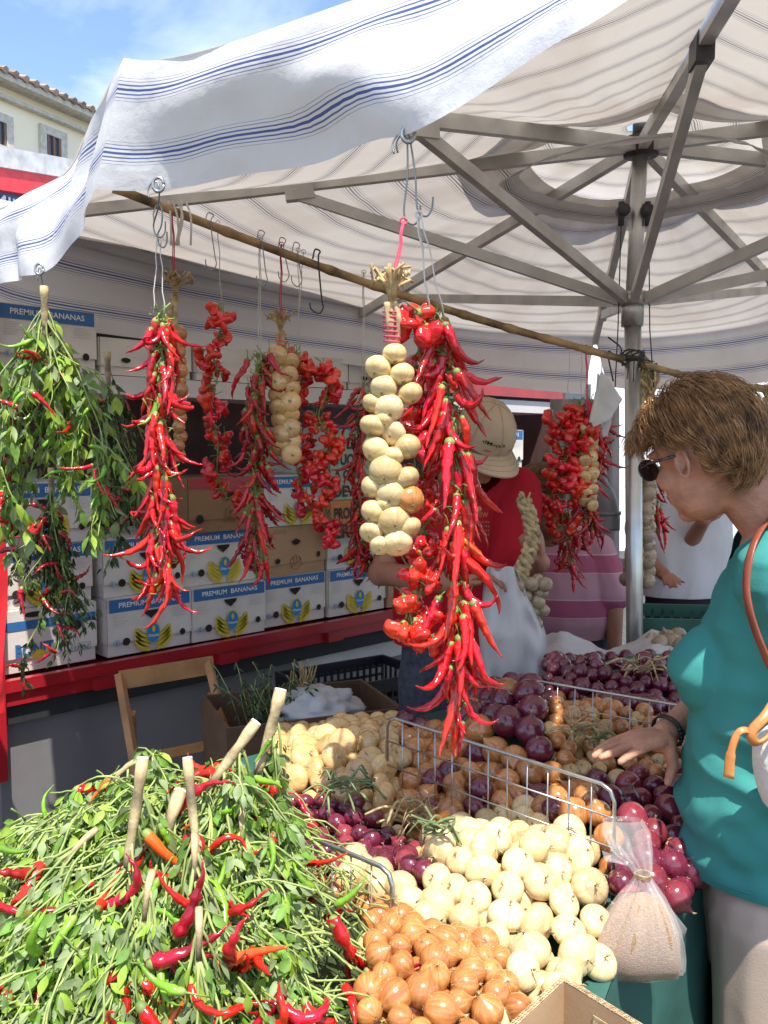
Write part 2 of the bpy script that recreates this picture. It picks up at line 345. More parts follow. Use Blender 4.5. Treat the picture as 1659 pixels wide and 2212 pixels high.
for i, k in enumerate(order):
    E = rib_end[k]; d = (E-HUB).normalized(); a = HUB+V(d.x, d.y, 0)*.04
    q = MB(); e2 = E-d*.02+V(0, 0, -.012)
    if k == 'a': e2 = E+V(0.02, .03, -.03)
    q.bar(a, e2, .030, .042); rb = q.build('rib', M['alu'], um, False)
    # joint by projecting along the rib
    J = a.lerp(e2, strut_t[k])
    if k in strut_px:
        tx = strut_px[k]; J = min((a.lerp(e2, s/200) for s in range(200)), key=lambda p: (topx(p)[0]-tx[0])**2+(topx(p)[1]-tx[1])**2)
    q = MB(); l0 = LOW+V(d.x, d.y, 0)*.05; q.bar(l0, J+V(0, 0, -.035), .026, .036); q.build('strut', M['alu'], um, False)
    q = MB(); q.bar(J-d*.05+V(0, 0, -.02), J+d*.05+V(0, 0, -.02), .04, .062)
    q.build('bracket', M['alu'] if k != 'd' else M['darkmetal'], rb, False)
# ---- canopy cloth
def P3(l): return [W(*p) for p in l]
# eave (top) and hem (bottom) of the valance between successive ribs, as seen
side = {
 ('d', 'a'): (P3([(1762, -391, 1.15), (1330, -215, 1.33), (1000, -92, 1.52), (800, -6, 1.64), (600, 72, 1.74), (400, 127, 1.82), (325, 140, 1.86), (268, 134, 1.90)]),
              P3([(1790, -290, 1.08), (1340, 0, 1.17), (1180, 100, 1.29), (1000, 222, 1.43), (925, 275, 1.52), (882, 302, 1.60), (820, 312, 1.66), (700, 343, 1.75), (560, 375, 1.82), (430, 400, 1.88), (343, 408, 1.9), (265, 412, 1.93), (205, 408, 1.95)])),
 ('a', 'b'): (P3([(268, 134, 1.90), (228, 205, 2.1), (185, 295, 2.4), (150, 368, 2.62), (108, 400, 2.75), (50, 430, 2.9), (0, 455, 3.05), (-60, 470, 3.2)]),
              P3([(205, 408, 1.95), (190, 455, 2.05), (150, 522, 2.25), (110, 575, 2.42), (88, 593, 2.5), (62, 598, 2.62), (30, 606, 2.8), (0, 615, 2.95), (-60, 628, 3.15)])),
 ('b', 'c'): (P3([(-60, 470, 3.2), (60, 505, 3.5), (250, 560, 3.9), (480, 615, 4.3), (775, 672, 4.75)]),
              P3([(-60, 628, 3.15), (20, 690, 3.5), (230, 722, 3.9), (480, 752, 4.3), (790, 792, 4.7)])),
 ('c', 'h'): (P3([(775, 672, 4.75), (900, 700, 4.85), (1090, 722, 5.0), (1285, 731, 5.1)]),
              P3([(790, 792, 4.7), (900, 812, 4.8), (1090, 836, 4.95), (1262, 852, 5.0)])),
 ('h', 'g'): (P3([(1285, 731, 5.1), (1400, 735, 5.1), (1600, 712, 5.0), (1745, 676, 4.9)]),
              P3([(1312, 835, 5.0), (1400, 842, 5.0), (1600, 832, 4.9), (1745, 810, 4.8)])),
}
def generic(k1, k2):
    A, B = rib_end[k1], rib_end[k2]; e = [A.lerp(B, s/4)+V(0, 0, -.03*math.sin(math.pi*s/4)) for s in range(5)]
    return e, [p+V(0, 0, -.28) for p in e]
NS = 40
cl = MB()
for a, b in zip(order, order[1:]+order[:1]):
    key = (a, b)
    if key == ('d', 'a'): pass
    if key in side: e, h = side[key]
    elif (b, a) in side: e, h = side[(b, a)]
    else: e, h = generic(a, b)
    e = resample(crom(e, 8), NS); h = resample(crom(h, 8), NS)
    # roof panel from hub ring to eave
    da = (e[0]-HUB).normalized(); db = (e[-1]-HUB).normalized()
    ra, rb_ = HUB+da*.42, HUB+db*.42
    n_r = 22; rows = []; uvs = []; Rl = ((e[0]+e[-1])/2-(ra+rb_)/2).length
    for i in range(n_r+1):
        tt = i/n_r; row = []; ur = []
        for j in range(NS):
            s = j/(NS-1); p0 = ra.lerp(rb_, s); p0 = p0+V(0, 0, -.02*math.sin(math.pi*s)); straight = p0.lerp(e[j], tt)
            sag = -.05*math.sin(math.pi*s)*math.sin(math.pi*tt)
            wv = .008*noise.noise(V(s*9, tt*3, hash(a) % 7))*math.sin(math.pi*tt)
            row.append(straight+V(0, 0, .028+sag+wv-.02*tt)); ur.append((s*1.6+ord(a), -tt*Rl))
        rows.append(row); uvs.append(ur)
    cl.grid(rows, 1, uvs)
    # valance
    nv = 9; rows = []; uvs = []
    for i in range(nv+1):
        tt = i/nv; row = []; ur = []
        for j in range(NS):
            s = j/(NS-1); nrm = (e[j]-V(HUB.x, HUB.y, e[j].z)); nrm.z = 0; nrm.normalize()
            en = min(1, s*7, (1-s)*7); p = (e[j]+V(0, 0, .008)).lerp(h[j], tt); bul = .018*math.sin(math.pi*tt)
            fold = .016*tt*math.sin(s*17+1.3*math.sin(s*9))+.018*math.sin(math.pi*tt)*noise.noise(V(s*7, tt*2, 3.3))
            if key in (('b', 'c'), ('c', 'h'), ('h', 'g')): fold *= .6
            big = (.05*noise.noise(V(s*3.1+s*tt*2, tt*1.2, 8.1))+.03*noise.noise(V(s*6.5-tt*1.5, tt*1.5, 5.2)))*math.sin(math.pi*min(1, tt*.8+.1)) if key in (('d', 'a'), ('a', 'b')) else 0
            row.append(p+nrm*(bul+fold+big)*en); ur.append((s*1.6+ord(a), tt*.29))
        rows.append(row); uvs.append(ur)
    cl.grid(rows, 0, uvs)
cl.build('canopy', [M['canvas'], M['canvas_roof']], um, weld=True)
# vent cap above the opening, and the ragged flap below it
cap = MB(); rows = []; uvs = []
for i in range(7):
    r = .05+.60*i/6; row = []; ur = []
    for j in range(65):
        an = 2*math.pi*j/64; rr = r*(1-.06*abs(math.sin(4*an))); row.append(HUB+V(rr*math.cos(an), rr*math.sin(an), .075-.15*r+.010*math.sin(8*an)*i/6)); ur.append((an, .3+r))
    rows.append(row); uvs.append(ur)
cap.grid(rows, 0, uvs); cap.build('vent_cap', M['canvas_roof'], um)
fl = MB(); rows = []; uvs = []
for i in range(5):
    row = []; ur = []
    for j in range(97):
        an = 2*math.pi*j/96; rr = (.42+.085*i/4)*(1-.07*abs(math.sin(2*an)))
        z = -.035-.16*(rr-.05)-.03*(i/4) + .012*noise.noise(V(an*4, i, 0))
        if i == 4: rr += .02*noise.noise(V(an*9, 1, 1))
        row.append(HUB+V(rr*math.cos(an), rr*math.sin(an), z)); ur.append((an, .12*i/4))
    rows.append(row); uvs.append(ur)
fl.grid(rows, 0, uvs); fl.build('vent_flap', M['canvas_roof'], um)
# eyelets
for (px, py, Y) in ((882, 291, 1.585), (343, 400, 1.885), (86, 582, 2.475)):
    c = W(px, py, Y-.01); q = MB()
    q.tube([c+V(.011*math.cos(a), -.004, .014*math.sin(a)) for a in [2*math.pi*i/16 for i in range(17)]], .0035, 6)
    q.build('eyelet', M['steel'], um)
# ================================================================== bamboo canes
def cane(a, b, r, label):
    q = MB(); n = 60; pts = []; rad = []
    for i in range(n+1):
        t = i/n; p = a.lerp(b, t)+V(0, 0, -.03*math.sin(math.pi*t)); pts.append(p); k = (t*11) % 1
        rad.append(r*(1+(.22 if k < .09 or k > .95 else .03*math.sin(k*6))))
    q.tube(pts, rad, 12); return q.build('bamboo_cane', M['bamboo'], None, label=label, cat='cane')
cane(W(245, 405, 2.42), W(1345, 776, 3.06), .012, 'long bamboo cane tied under the canopy, running down from the left edge to the pole')
cane(W(1385, 786, 3.09), W(1760, 838, 3.5), .0115, 'thin bamboo cane tied behind the pole above the woman, running off to the right')
q = MB()
for i in range(9):
    z = .03*i/9; c = W(1368, 772, 3.12)+V(0, 0, z-.015)
    q.tube([c+V(.037*math.cos(a), .037*math.sin(a), .012*math.sin(a*1.5+i)) for a in [2*math.pi*j/14 for j in range(15)]], .0032, 5)
for i in range(8):
    c = W(1350+i*5, 775, 3.07); q.tube([c, c+V(rnd(-.08, .08), rnd(-.03, 0), rnd(-.09, .03))], .002, 4)
q.build('rope_lashing', M['darkmetal'], None, label='dark cord lashing the bamboo canes to the metal pole', cat='rope')
# ================================================================== lettering
_tc = {}
def text_geo(s, bold=0.0):
    if (s, bold) in _tc: return _tc[(s, bold)]
    c = bpy.data.curves.new('t', 'FONT'); c.body = s; c.size = 1; c.offset = bold; c.resolution_u = 3; c.align_x = 'CENTER'; c.align_y = 'CENTER'
    o = bpy.data.objects.new('t', c); COL.objects.link(o); dg = bpy.context.evaluated_depsgraph_get(); me = o.evaluated_get(dg).to_mesh()
    vs = [Vector(v.co) for v in me.vertices]; fs = [tuple(p.vertices) for p in me.polygons]; o.evaluated_get(dg).to_mesh_clear()
    bpy.data.objects.remove(o); bpy.data.curves.remove(c)
    xs = [v.x for v in vs]; ys = [v.y for v in vs]; cx = (min(xs)+max(xs))/2; cy = (min(ys)+max(ys))/2
    r = ([(v.x-cx, v.y-cy) for v in vs], fs, max(xs)-min(xs), max(ys)-min(ys)); _tc[(s, bold)] = r; return r
def put_text(mb, s, fn, w, h=None, mi=0, bold=0.0, cx=0, cy=0):
    v, f, tw, th = text_geo(s, bold); k = w/tw; kh = k if h is None else h/th
    mb.add([fn(cx+a*k, cy+b*kh) for a, b in v], f, mi)
def ellipse(mb, fn, cx, cy, rx, ry, mi, n=24, rot=0):
    mb.add([fn(cx+rx*math.cos(a)*math.cos(rot)-ry*math.sin(a)*math.sin(rot), cy+rx*math.cos(a)*math.sin(rot)+ry*math.sin(a)*math.cos(rot)) for a in [2*math.pi*i/n for i in range(n)]], [tuple(range(n))], mi)
def banana(mb, fn, cx, cy, L, th, ang0, ang1, mi, flip=1):
    n = 10; o = []; i_ = []
    for k in range(n+1):
        a = ang0+(ang1-ang0)*k/n; tk = th*(math.sin(math.pi*min(1, max(.08, k/n)))**.5+.12)
        o.append(fn(cx+flip*(L+tk/2)*math.cos(a), cy+(L+tk/2)*math.sin(a))); i_.append(fn(cx+flip*(L-tk/2)*math.cos(a), cy+(L-tk/2)*math.sin(a)))
    vs = o+i_; fs = [(k, k+1, n+2+k, n+1+k) for k in range(n)]; mb.add(vs, fs, mi)
# ================================================================== fruit cartons
BW, BH, BD = .395, .243, .50
def carton_body(mt, parent, hole=True, W_=BW, H_=BH):
    q = MB(); n = 8
    # front, sides with slight bulge
    def face(f, nu=8, nv=5): q.grid([[f(i/nu, j/nv) for i in range(nu+1)] for j in range(nv+1)])
    g = lambda a, b: .004*math.sin(math.pi*a)*math.sin(math.pi*b)
    face(lambda a, b: V(a*W_, -g(a, b), b*H_)); face(lambda a, b: V((1-a)*W_, BD+g(a, b), b*H_))
    face(lambda a, b: V(-g(a, b), (1-a)*BD, b*H_)); face(lambda a, b: V(W_+g(a, b), a*BD, b*H_)); face(lambda a, b: V(a*W_, b*BD, H_)); face(lambda a, b: V(a*W_, (1-b)*BD, 0))
    b = q.build('box_body', mt, parent, False)
    q = MB()    # lid lip: slightly proud upper sleeve
    for x0, x1, y0, y1 in ((-.003, W_+.003, -.0075, -.0045), (-.0075, -.0045, -.003, BD), (W_+.0045, W_+.0075, -.003, BD)):
        q.box(((x0+x1)/2, (y0+y1)/2, H_*.61), (abs(x1-x0), abs(y1-y0), H_*.76))
    q.build('lid_sleeve', mt, parent, False)
    return b
FR = lambda u, v, y=-.0095: V(u, y, v)
def banana_carton(kind='premium'):
    r = thing('banana_carton', (0, 0, 0), None, 'fruit carton')
    carton_body(M['carton'] if kind in ('premium', 'bonita', 'plain') else M['card'] if kind == 'brown' else M['darkcard'], r)
    f = lambda u, v: FR(u, v); f2 = lambda u, v: FR(u, v, -.0115); f3 = lambda u, v: FR(u, v, -.0135)
    q = MB(); h = MB()
    if kind == 'premium':
        q.poly([f(.004, .185), f(BW-.004, .185), f(BW-.004, BH-.004), f(.004, BH-.004)], 0)
        put_text(q, 'PREMIUM  BANANAS', f2, .30, .022, 1, .012, BW*.5, .214)
        cx = BW*.52
        for s in (-1, 1):
            for k in range(4):
                banana(q, f2, cx+s*(.018-.014*k), .135, .070+.022*k, .021, R(-84+4*k), R(-22-4*k), 2, s)
                banana(q, f3, cx+s*(.018-.014*k), .135, .0595+.022*k, .0026, R(-80+4*k), R(-26-4*k), 4, s)
        ellipse(q, f3, cx, .078, .034, .047, 2); ellipse(q, lambda u, v: FR(u, v, -.015), cx, .078, .030, .043, 3)
        put_text(q, 'Chiquita', lambda u, v: FR(u, v, -.0165), .052, None, 1, .02, cx, .066); ellipse(q, lambda u, v: FR(u, v, -.0165), cx, .095, .008, .014, 2)
        for k in range(6): q.poly([f2(.02, .172-.009*k), f2(.085-.01*(k % 3), .172-.009*k), f2(.085-.01*(k % 3), .1735-.009*k), f2(.02, .1735-.009*k)], 5)
        for k in range(5): q.poly([f2(.30, .172-.009*k), f2(.37-.014*(k % 2), .172-.009*k), f2(.37-.014*(k % 2), .1735-.009*k), f2(.30, .1735-.009*k)], 5)
        put_text(q, 'E', f2, .010, None, 3, .02, .035, .055)
        q.tube([f2(.035+.014*math.cos(a), .055+.014*math.sin(a)) for a in [2*math.pi*i/16 for i in range(17)]], .0008, 4, 3)
        h.poly([f3(BW*.5-.036, .178), f3(BW*.5+.036, .178), f3(BW*.5+.03, .165), f3(BW*.5, .142), f3(BW*.5-.03, .165)][::-1]); ellipse(h, f3, .078, .058, .017, .017, 0); ellipse(h, f3, BW-.045, .062, .014, .015, 0)
    elif kind == 'bonita':
        q.poly([f(.0, .165), f(BW, .165), f(BW, .200), f(.0, .200)], 0)
        put_text(q, 'BONITA', f2, .19, .052, 0, .035, .155, .085)
        for k in range(9):
            a = R(10+20*k); q.poly([f3(.155+.030*math.cos(a-.1), .048+.030*math.sin(a-.1)), f3(.155+.046*math.cos(a), .048+.046*math.sin(a)), f3(.155+.030*math.cos(a+.1), .048+.030*math.sin(a+.1))], 2)
        q.add([f3(.155+.030*math.cos(math.pi*i/10), .048+.030*math.sin(math.pi*i/10)) for i in range(11)], [tuple(range(11))], 2)
        for u0, u1, v0, v1 in ((.275, .37, .05, .0515), (.275, .37, .0785, .08), (.275, .2765, .05, .08), (.3685, .37, .05, .08)): q.poly([f2(u0, v0), f2(u1, v0), f2(u1, v1), f2(u0, v1)], 0)
        for k in range(6): q.poly([f2(.285+.014*k, .057), f2(.293+.014*k, .057), f2(.293+.014*k, .073), f2(.285+.014*k, .073)], 5)
        ellipse(h, f3, .14, .222, .045, .011, 0); ellipse(h, f3, .31, .155, .022, .02, 0)
    elif kind == 'brown':
        q.tube([f(BW*.5+.035*math.cos(a), .06+.035*math.sin(a)) for a in [2*math.pi*i/20 for i in range(21)]], .0011, 4, 6)
        for k in range(3): q.tube([f(BW*.5-.03+.02*k, .035+.01*k), f(BW*.5-.01+.02*k, .07), f(BW*.5-.02+.02*k, .09)], .0011, 4, 6)
        for k in range(3): q.poly([f(.06, .225-.008*k), f(.14, .225-.008*k), f(.14, .2262-.008*k), f(.06, .2262-.008*k)], 6)
        h.poly([f3(BW*.5-.03, .165), f3(BW*.5, .178), f3(BW*.5+.03, .165), f3(BW*.5+.012, .148), f3(BW*.5-.012, .148)][::-1]); ellipse(h, f3, .08, .075, .016, .013, 0); ellipse(h, f3, BW-.05, .09, .012, .015, 0)
    elif kind == 'darkbrown':
        q.poly([f(.0, .20), f(BW, .165), f(BW, .243), f(.0, .243)], 7)
        q.tube([f2(BW*.55+x, .075+z) for x, z in ((-.04, -.035), (-.03, .02), (0, .045), (.03, .02), (.04, -.035), (-.04, -.035))], .0011, 4, 6)
        put_text(q, 'Miqi', f2, .05, None, 6, .03, BW*.55, .055); ellipse(q, f2, BW*.55, .085, .012, .012, 6)
        h.poly([f3(BW*.5-.04, .178), f3(BW*.5+.04, .178), f3(BW*.5+.03, .165), f3(BW*.5, .135), f3(BW*.5-.03, .165)][::-1]); ellipse(h, f3, .05, .06, .02, .02, 0); ellipse(h, f3, BW-.04, .06, .016, .018, 0)
    elif kind == 'plain':
        ellipse(h, f3, .1, .1, .02, .017, 0)
    for hf_ in h.f:
        hh = MB(); hh.add([h.v[i] for i in hf_], [tuple(range(len(hf_)))]); hh.build('hand_hole', M['hole'], r, False)
    if q.v: q.build('print', [M['blue'], M['whiteprint'], M['yellow'], M['lblue'], M['olive'], M['greyprint'], mat('brown_print', (.16, .08, .03), .7) if 'bp' not in M else M['bp'], M['redpaint']], r, False)
    return r
def copy_tree(o, parent=None):
    c = o.copy(); COL.objects.link(c)
    if parent is not None: c.parent = parent
    for ch in list(o.children): copy_tree(ch, c)
    return c
# ================================================================== the stall vehicle
TO = at(210, 1100, 3.62); TO.z = 0; TD = V(.702, .712, 0).normalized(); TN = V(TD.y, -TD.x, 0)   # TN points to the viewer
TA = math.atan2(TD.y, TD.x)
def T(s, d, z): return TO+TD*s-TN*d+V(0, 0, z)      # s along, d depth behind the face
def place(o, s, d, z, wob=0):
    o.location = T(s, d, z); o.rotation_euler = (0, 0, TA+wob); return o
tk = thing('market_truck', T(1, 1, 0), 'red market truck with open side and a red sill carrying the stacked banana cartons', 'truck')
def tbox(mb, s0, s1, d0, d1, z0, z1, mi=0):
    vs = [T(s, d, z) for z in (z0, z1) for d in (d0, d1) for s in (s0, s1)]
    mb.add(vs, [(0, 1, 3, 2), (4, 6, 7, 5), (0, 4, 5, 1), (1, 5, 7, 3), (3, 7, 6, 2), (2, 6, 4, 0)], mi)
q = MB(); tbox(q, -.46, 3.5, -.02, 1.9, .575, .655); tbox(q, -.46, 3.5, -.035, .0, .63, .675); tbox(q, -.46, 3.5, .03, .1, .52, .575)
for s in (-.05, .55, 1.2, 1.9): tbox(q, s, s+.10, -.05, -.02, .575, .62)
q.build('sill', M['redpaint'], tk, False)
q = MB(); tbox(q, -.46, 3.5, .0, .03, .50, .573); q.build('underrail', M['rubber'], tk, False)
q = MB(); tbox(q, -.40, 1.05, .04, .07, .06, .50); tbox(q, 1.06, 3.4, .06, .09, .0, .50)
q.build('side_skirt', M['greypanel'], tk, False)
q = MB(); tbox(q, 1.04, 3.4, .035, .055, .40, .50); q.build('skirt_rail', M['whitepanel'], tk, False)
q = MB(); tbox(q, -.50, -.405, -.04, .10, .30, 2.2); q.build('corner_post', M['redpaint'], tk, False)
q = MB(); tbox(q, 2.58, 2.72, .02, .10, 1.42, 1.75); q.build('inner_post', M['darkmetal'], tk, False)
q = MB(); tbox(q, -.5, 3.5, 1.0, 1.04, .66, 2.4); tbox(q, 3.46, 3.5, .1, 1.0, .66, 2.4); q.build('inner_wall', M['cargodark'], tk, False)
q = MB(); tbox(q, -.5, 3.30, .04, .34, 1.765, 1.84); q.build('shelf_ledge', M['whitepanel'], tk, False)
q = MB(); tbox(q, -.5, 3.5, .0, 2.0, 2.36, 2.45); q.build('roof', M['whitepanel'], tk, False)
q = MB(); tbox(q, 1.6, 3.35, .02, .05, 1.86, 1.99); q.build('red_fascia', M['redpaint'], tk, False)
# wheel hidden in the shadow, fuel tank
q = MB(); c = T(-.85, .35, .33); Mx = Matrix.Rotation(TA, 4, 'Z') @ Matrix.Rotation(R(90), 4, 'X')
q.lathe([(0, -.12), (.2, -.12), (.33, -.1), (.35, -.05), (.35, .05), (.33, .1), (.2, .12), (0, .12)], 24, 0, Matrix.Translation(c) @ Mx); q.build('wheel', M['rubber'], tk)
q = MB(); tbox(q, -.62, -.42, .10, .5, .17, .33); q.build('step_box', M['whitepanel'], tk, False)
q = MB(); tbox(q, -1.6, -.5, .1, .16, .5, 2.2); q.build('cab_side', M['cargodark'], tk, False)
# narrow red shutter at the far left edge
q = MB(); q.grid([[at(x, y, 2.9)+V(0, .02*math.sin(y/60+x), 0) for x in (-120, -60, -14, 12)] for y in range(1100, 1561, 40)])
q.build('red_tarpaulin', mat('red_tarp', (.75, .02, .03), .45, rand=0, trans=.2), None, label='bright red tarpaulin edge hanging at the far left of the stall', cat='tarpaulin')
# ---- the cartons, one by one
M['bp'] = mat('brown_print', (.16, .08, .03), .7)
proto = {k: banana_carton(k) for k in ('premium', 'bonita', 'brown', 'darkbrown', 'plain')}
usedp = set()
def carton(kind, s, d, z, label, wob=0):
    o = proto[kind] if kind not in usedp else copy_tree(proto[kind]); usedp.add(kind)
    place(o, s, d, z, wob); o['label'] = label; o['group'] = 'fruit cartons stacked on the truck'; return o
Z = [.677, .922, 1.167, 1.412]; S0 = [-.385, .055, .46, .875, 1.29, 1.70, 2.11, 2.52, 2.93]
rows = [
 ('bonita', 0, 0, 'white carton with blue Bonita lettering and a yellow half sun'),
 ('premium', 1, 0, 'bottom row banana carton directly beside the Bonita carton, behind the sunlit chilli string'),
 ('premium', 2, 0, 'bottom row banana carton, second to the right of the Bonita carton'),
 ('premium', 3, 0, 'blue and white banana carton directly under the plain brown cardboard carton'),
 ('premium', 4, 0, 'bottom blue and white banana carton under the hanging chillies left of the man in red'),
 ('premium', 0, 1, 'blue and white banana carton standing on the Bonita carton behind dried herbs'),
 ('premium', 1, 1, 'second row banana carton, second from the left, behind the dark green bunch'),
 ('premium', 2, 1, 'blue and white banana carton right under the dark brown carton with red tape'),
 ('brown', 3, 1, 'plain brown cardboard carton with faint round print between two banana cartons'),
 ('premium', 4, 1, 'blue and white banana carton just below the orange handwritten sign'),
 ('premium', 0, 2, 'blue and white banana carton top of the leftmost stack behind the green chilli bunch'),
 ('darkbrown', 2, 2, 'dark brown cardboard carton with a broad red top and round fruit emblem'),
 ('premium', 3, 2, 'blue and white banana carton in the third row above the plain brown carton'),
 ('premium', 4, 2, 'blue and white banana carton hidden behind the two price signs'),
 ('premium', 4, 3, 'blue and white banana carton whose blue band shows above the pale green sign'),
 ('brown', 5, 0, 'brown cardboard carton behind the forearm of the man in red'),
 ('premium', 5, 1, 'blue and white banana carton behind the elbow of the man in red'),
 ('darkbrown', 7, 2, 'dark brown carton under the faded banana carton behind the man in the cap'),
 ('premium', 7, 3, 'faded banana carton beside the tan cap, near the far end of the truck'),
]
for i, (k, c, r, lb) in enumerate(rows):
    dz = {0: 0, 1: .0, 2: .0}.get(c, 0); carton(k, S0[c], .03+rnd(0, .05)+(.01 if r else 0), Z[r], lb, rnd(-.03, .03))
o = carton('premium', -.36, .05, 1.845, 'banana carton alone on the upper ledge at the far left, under the canopy hem', .02)
for s, lb in ((.06, 'plain white carton on the upper ledge touching the lone banana carton'), (.52, 'plain white carton lying on the upper ledge left of the pale pepper string'), (.98, 'plain white carton on the upper ledge behind the pepper string'), (1.44, 'plain white carton on the upper ledge behind the onion braid in the shade')):
    o = carton('plain', s, .06, 1.845, lb, rnd(-.05, .05)); o.scale = (1.1, 1, .62)
# hand lettered cards
def sign(name, lines, s, z, w_, h_, mt, label, sizes):
    q = MB(); f = lambda u, v: V(u, 0, v)
    q.box((w_/2, .002, h_/2), (w_, .003, h_), 0)
    y = h_-.035
    for (tx, wd, hh) in lines:
        put_text(q, tx, lambda u, v: V(u, -.0015, v), wd, hh, 1, .04, .02+wd/2, y-hh/2); y -= hh+.022
    o = q.build(name, [mt, M['black']], None, False, label, 'sign', origin=(0, 0, 0)); place(o, s, -.03, z); return o
sign('cardboard_sign', [('SE LA', .17, .058), ('VUOI', .155, .058), ('A QUE', .19, .058), ('DEVI', .155, .058)], 1.235, 1.285, .36, .345, M['signgreen'], 'pale green card sign lettered SE LA VUOI in black, pinned on the cartons', 0)
sign('cardboard_sign', [('PRODUZI', .24, .06), ('ERO', .19, .075)], 1.235, 1.09, .36, .19, M['signorange'], 'orange card sign lettered PRODUZI in black below the pale green sign', 0)
# ---- folding wooden frame leaning on the skirt
wf = thing('wooden_trestle', at(370, 1640, 3.3), 'light brown folding wooden frame leaning against the grey truck skirt', 'trestle')
A1, B1 = at(258, 1458, 3.25), at(450, 1430, 3.35)
q = MB(); q.bar(A1+V(.0, 0, -.02), B1+V(.02, 0, -.01), .022, .065, up=(0, 0, 1)); q.build('top_rail', M['rawood'], wf, False)
for a, b in ((A1, at(310, 1760, 3.0)), (B1, at(520, 1720, 3.1))):
    q = MB(); q.bar(a, b, .024, .038, up=(0, 1, 0)); q.build('leg', M['rawood'], wf, False)
for a, b in ((at(285, 1540, 3.2), at(290, 1760, 3.35)), (at(455, 1500, 3.3), at(455, 1720, 3.45))):
    q = MB(); q.bar(a, b, .022, .03, up=(0, 1, 0)); q.build('rear_leg', M['rawood'], wf, False)
q = MB(); q.bar(at(300, 1640, 3.15), at(495, 1600, 3.25), .02, .03); q.build('cross_rail', M['rawood'], wf, False)
# ---- cardboard box with white sack and herbs, black crates
def open_box(name, c, w_, d_, h_, rz, mt, th, label, cat, edge=None):
    r = thing(name, c, label, cat); r.rotation_euler = (0, 0, 0); Mz = Matrix.Rotation(rz, 3, 'Z')
    q = MB(); 
    def b(cx, cy, cz, sx, sy, sz, mi=0): q.box(Vector(c)+Mz @ V(cx, cy, cz), (sx, sy, sz), mi, Mz)
    b(0, 0, th/2, w_, d_, th)
    b(0, d_/2-th/2, h_/2+th/2, w_, th, h_-th); b(0, -d_/2+th/2, h_/2+th/2, w_, th, h_-th); b(w_/2-th/2, 0, h_/2+th/2, th, d_-2*th, h_-th); b(-w_/2+th/2, 0, h_/2+th/2, th, d_-2*th, h_-th)
    q.build('box_body', mt, r, False); return r, Mz
ob, _ = open_box('cardboard_box', at(650, 1640, 3.15)+V(0, 0, -.12), .62, .42, .33, R(22), mat('box_brown', (.13, .07, .035), .85), .012, 'open brown cardboard box with a white sack behind the onions', 'box')
q = MB(); c = at(690, 1545, 3.15)
q.ell(c, (.16, .13, .10), None, 60, 40, fn=lambda d: 1+.3*noise.noise(d*2.6)-.16*abs(noise.noise(d*7))); q.build('white_sack', M['paper'], None, label='crumpled white sack lying inside the open brown box', cat='sack')
def crate(name, c, w_, d_, h_, rz, mt, label, group=None):
    r = thing(name, c, label, 'crate', group); Mz = Matrix.Rotation(rz, 3, 'Z'); q = MB(); th = .012
    def b(cx, cy, cz, sx, sy, sz): q.box(Vector(c)+Mz @ V(cx, cy, cz), (sx, sy, sz), 0, Mz)
    b(0, 0, .006, w_, d_, .012)
    for z, hh in ((.03, .04), (h_-.02, .04)):
        for y in (-1, 1): b(0, y*(d_/2-.006), z, w_, th, hh)
        for x in (-1, 1): b(x*(w_/2-.006), 0, z, th, d_-2*th, hh)
    for z in (h_*.35, h_*.55, h_*.75)[:3]:
        for y in (-1, 1): b(0, y*(d_/2-.008), z, w_, .006, .012)
    k = int(w_/.035)
    for i in range(k+1):
        for y in (-1, 1): b(-w_/2+.006+i*(w_-.012)/k, y*(d_/2-.008), h_/2, .010, .008, h_-.04)
    k = int(d_/.035)
    for i in range(1, k):
        for x in (-1, 1): b(x*(w_/2-.008), -d_/2+i*d_/k, h_/2, .008, .010, h_-.04)
    q.build('crate_body', mt, r, False); return r
c0 = at(765, 1620, 3.75); c0.z = .0
for i, z in enumerate((.0, .2, .4)): 
    cc = crate('black_crate', c0+V(.03*(i % 2), .02*i, z), .56, .38, .195, R(35), M['blackplastic'], ['black slatted plastic crate at the base of the stack by the truck', 'black slatted plastic crate in the middle of the stack by the truck', 'black slatted plastic crate on top of the stack by the truck'][i], 'black crates stacked by the truck')
q = MB(); put_text(q, 'MOISONI', lambda u, v: c0+Matrix.Rotation(R(35), 3, 'Z') @ V(u, -.192, v), .16, .025, 0, .02, 0, .5); q.build('crate_print', M['greyprint'], cc, False)
crate('green_crate', at(1500, 1385, 3.3)+V(0, 0, -.06), .42, .32, .17, R(-8), M['greenplastic'], 'dark green plastic crate behind the purple onions beside the woman in teal')
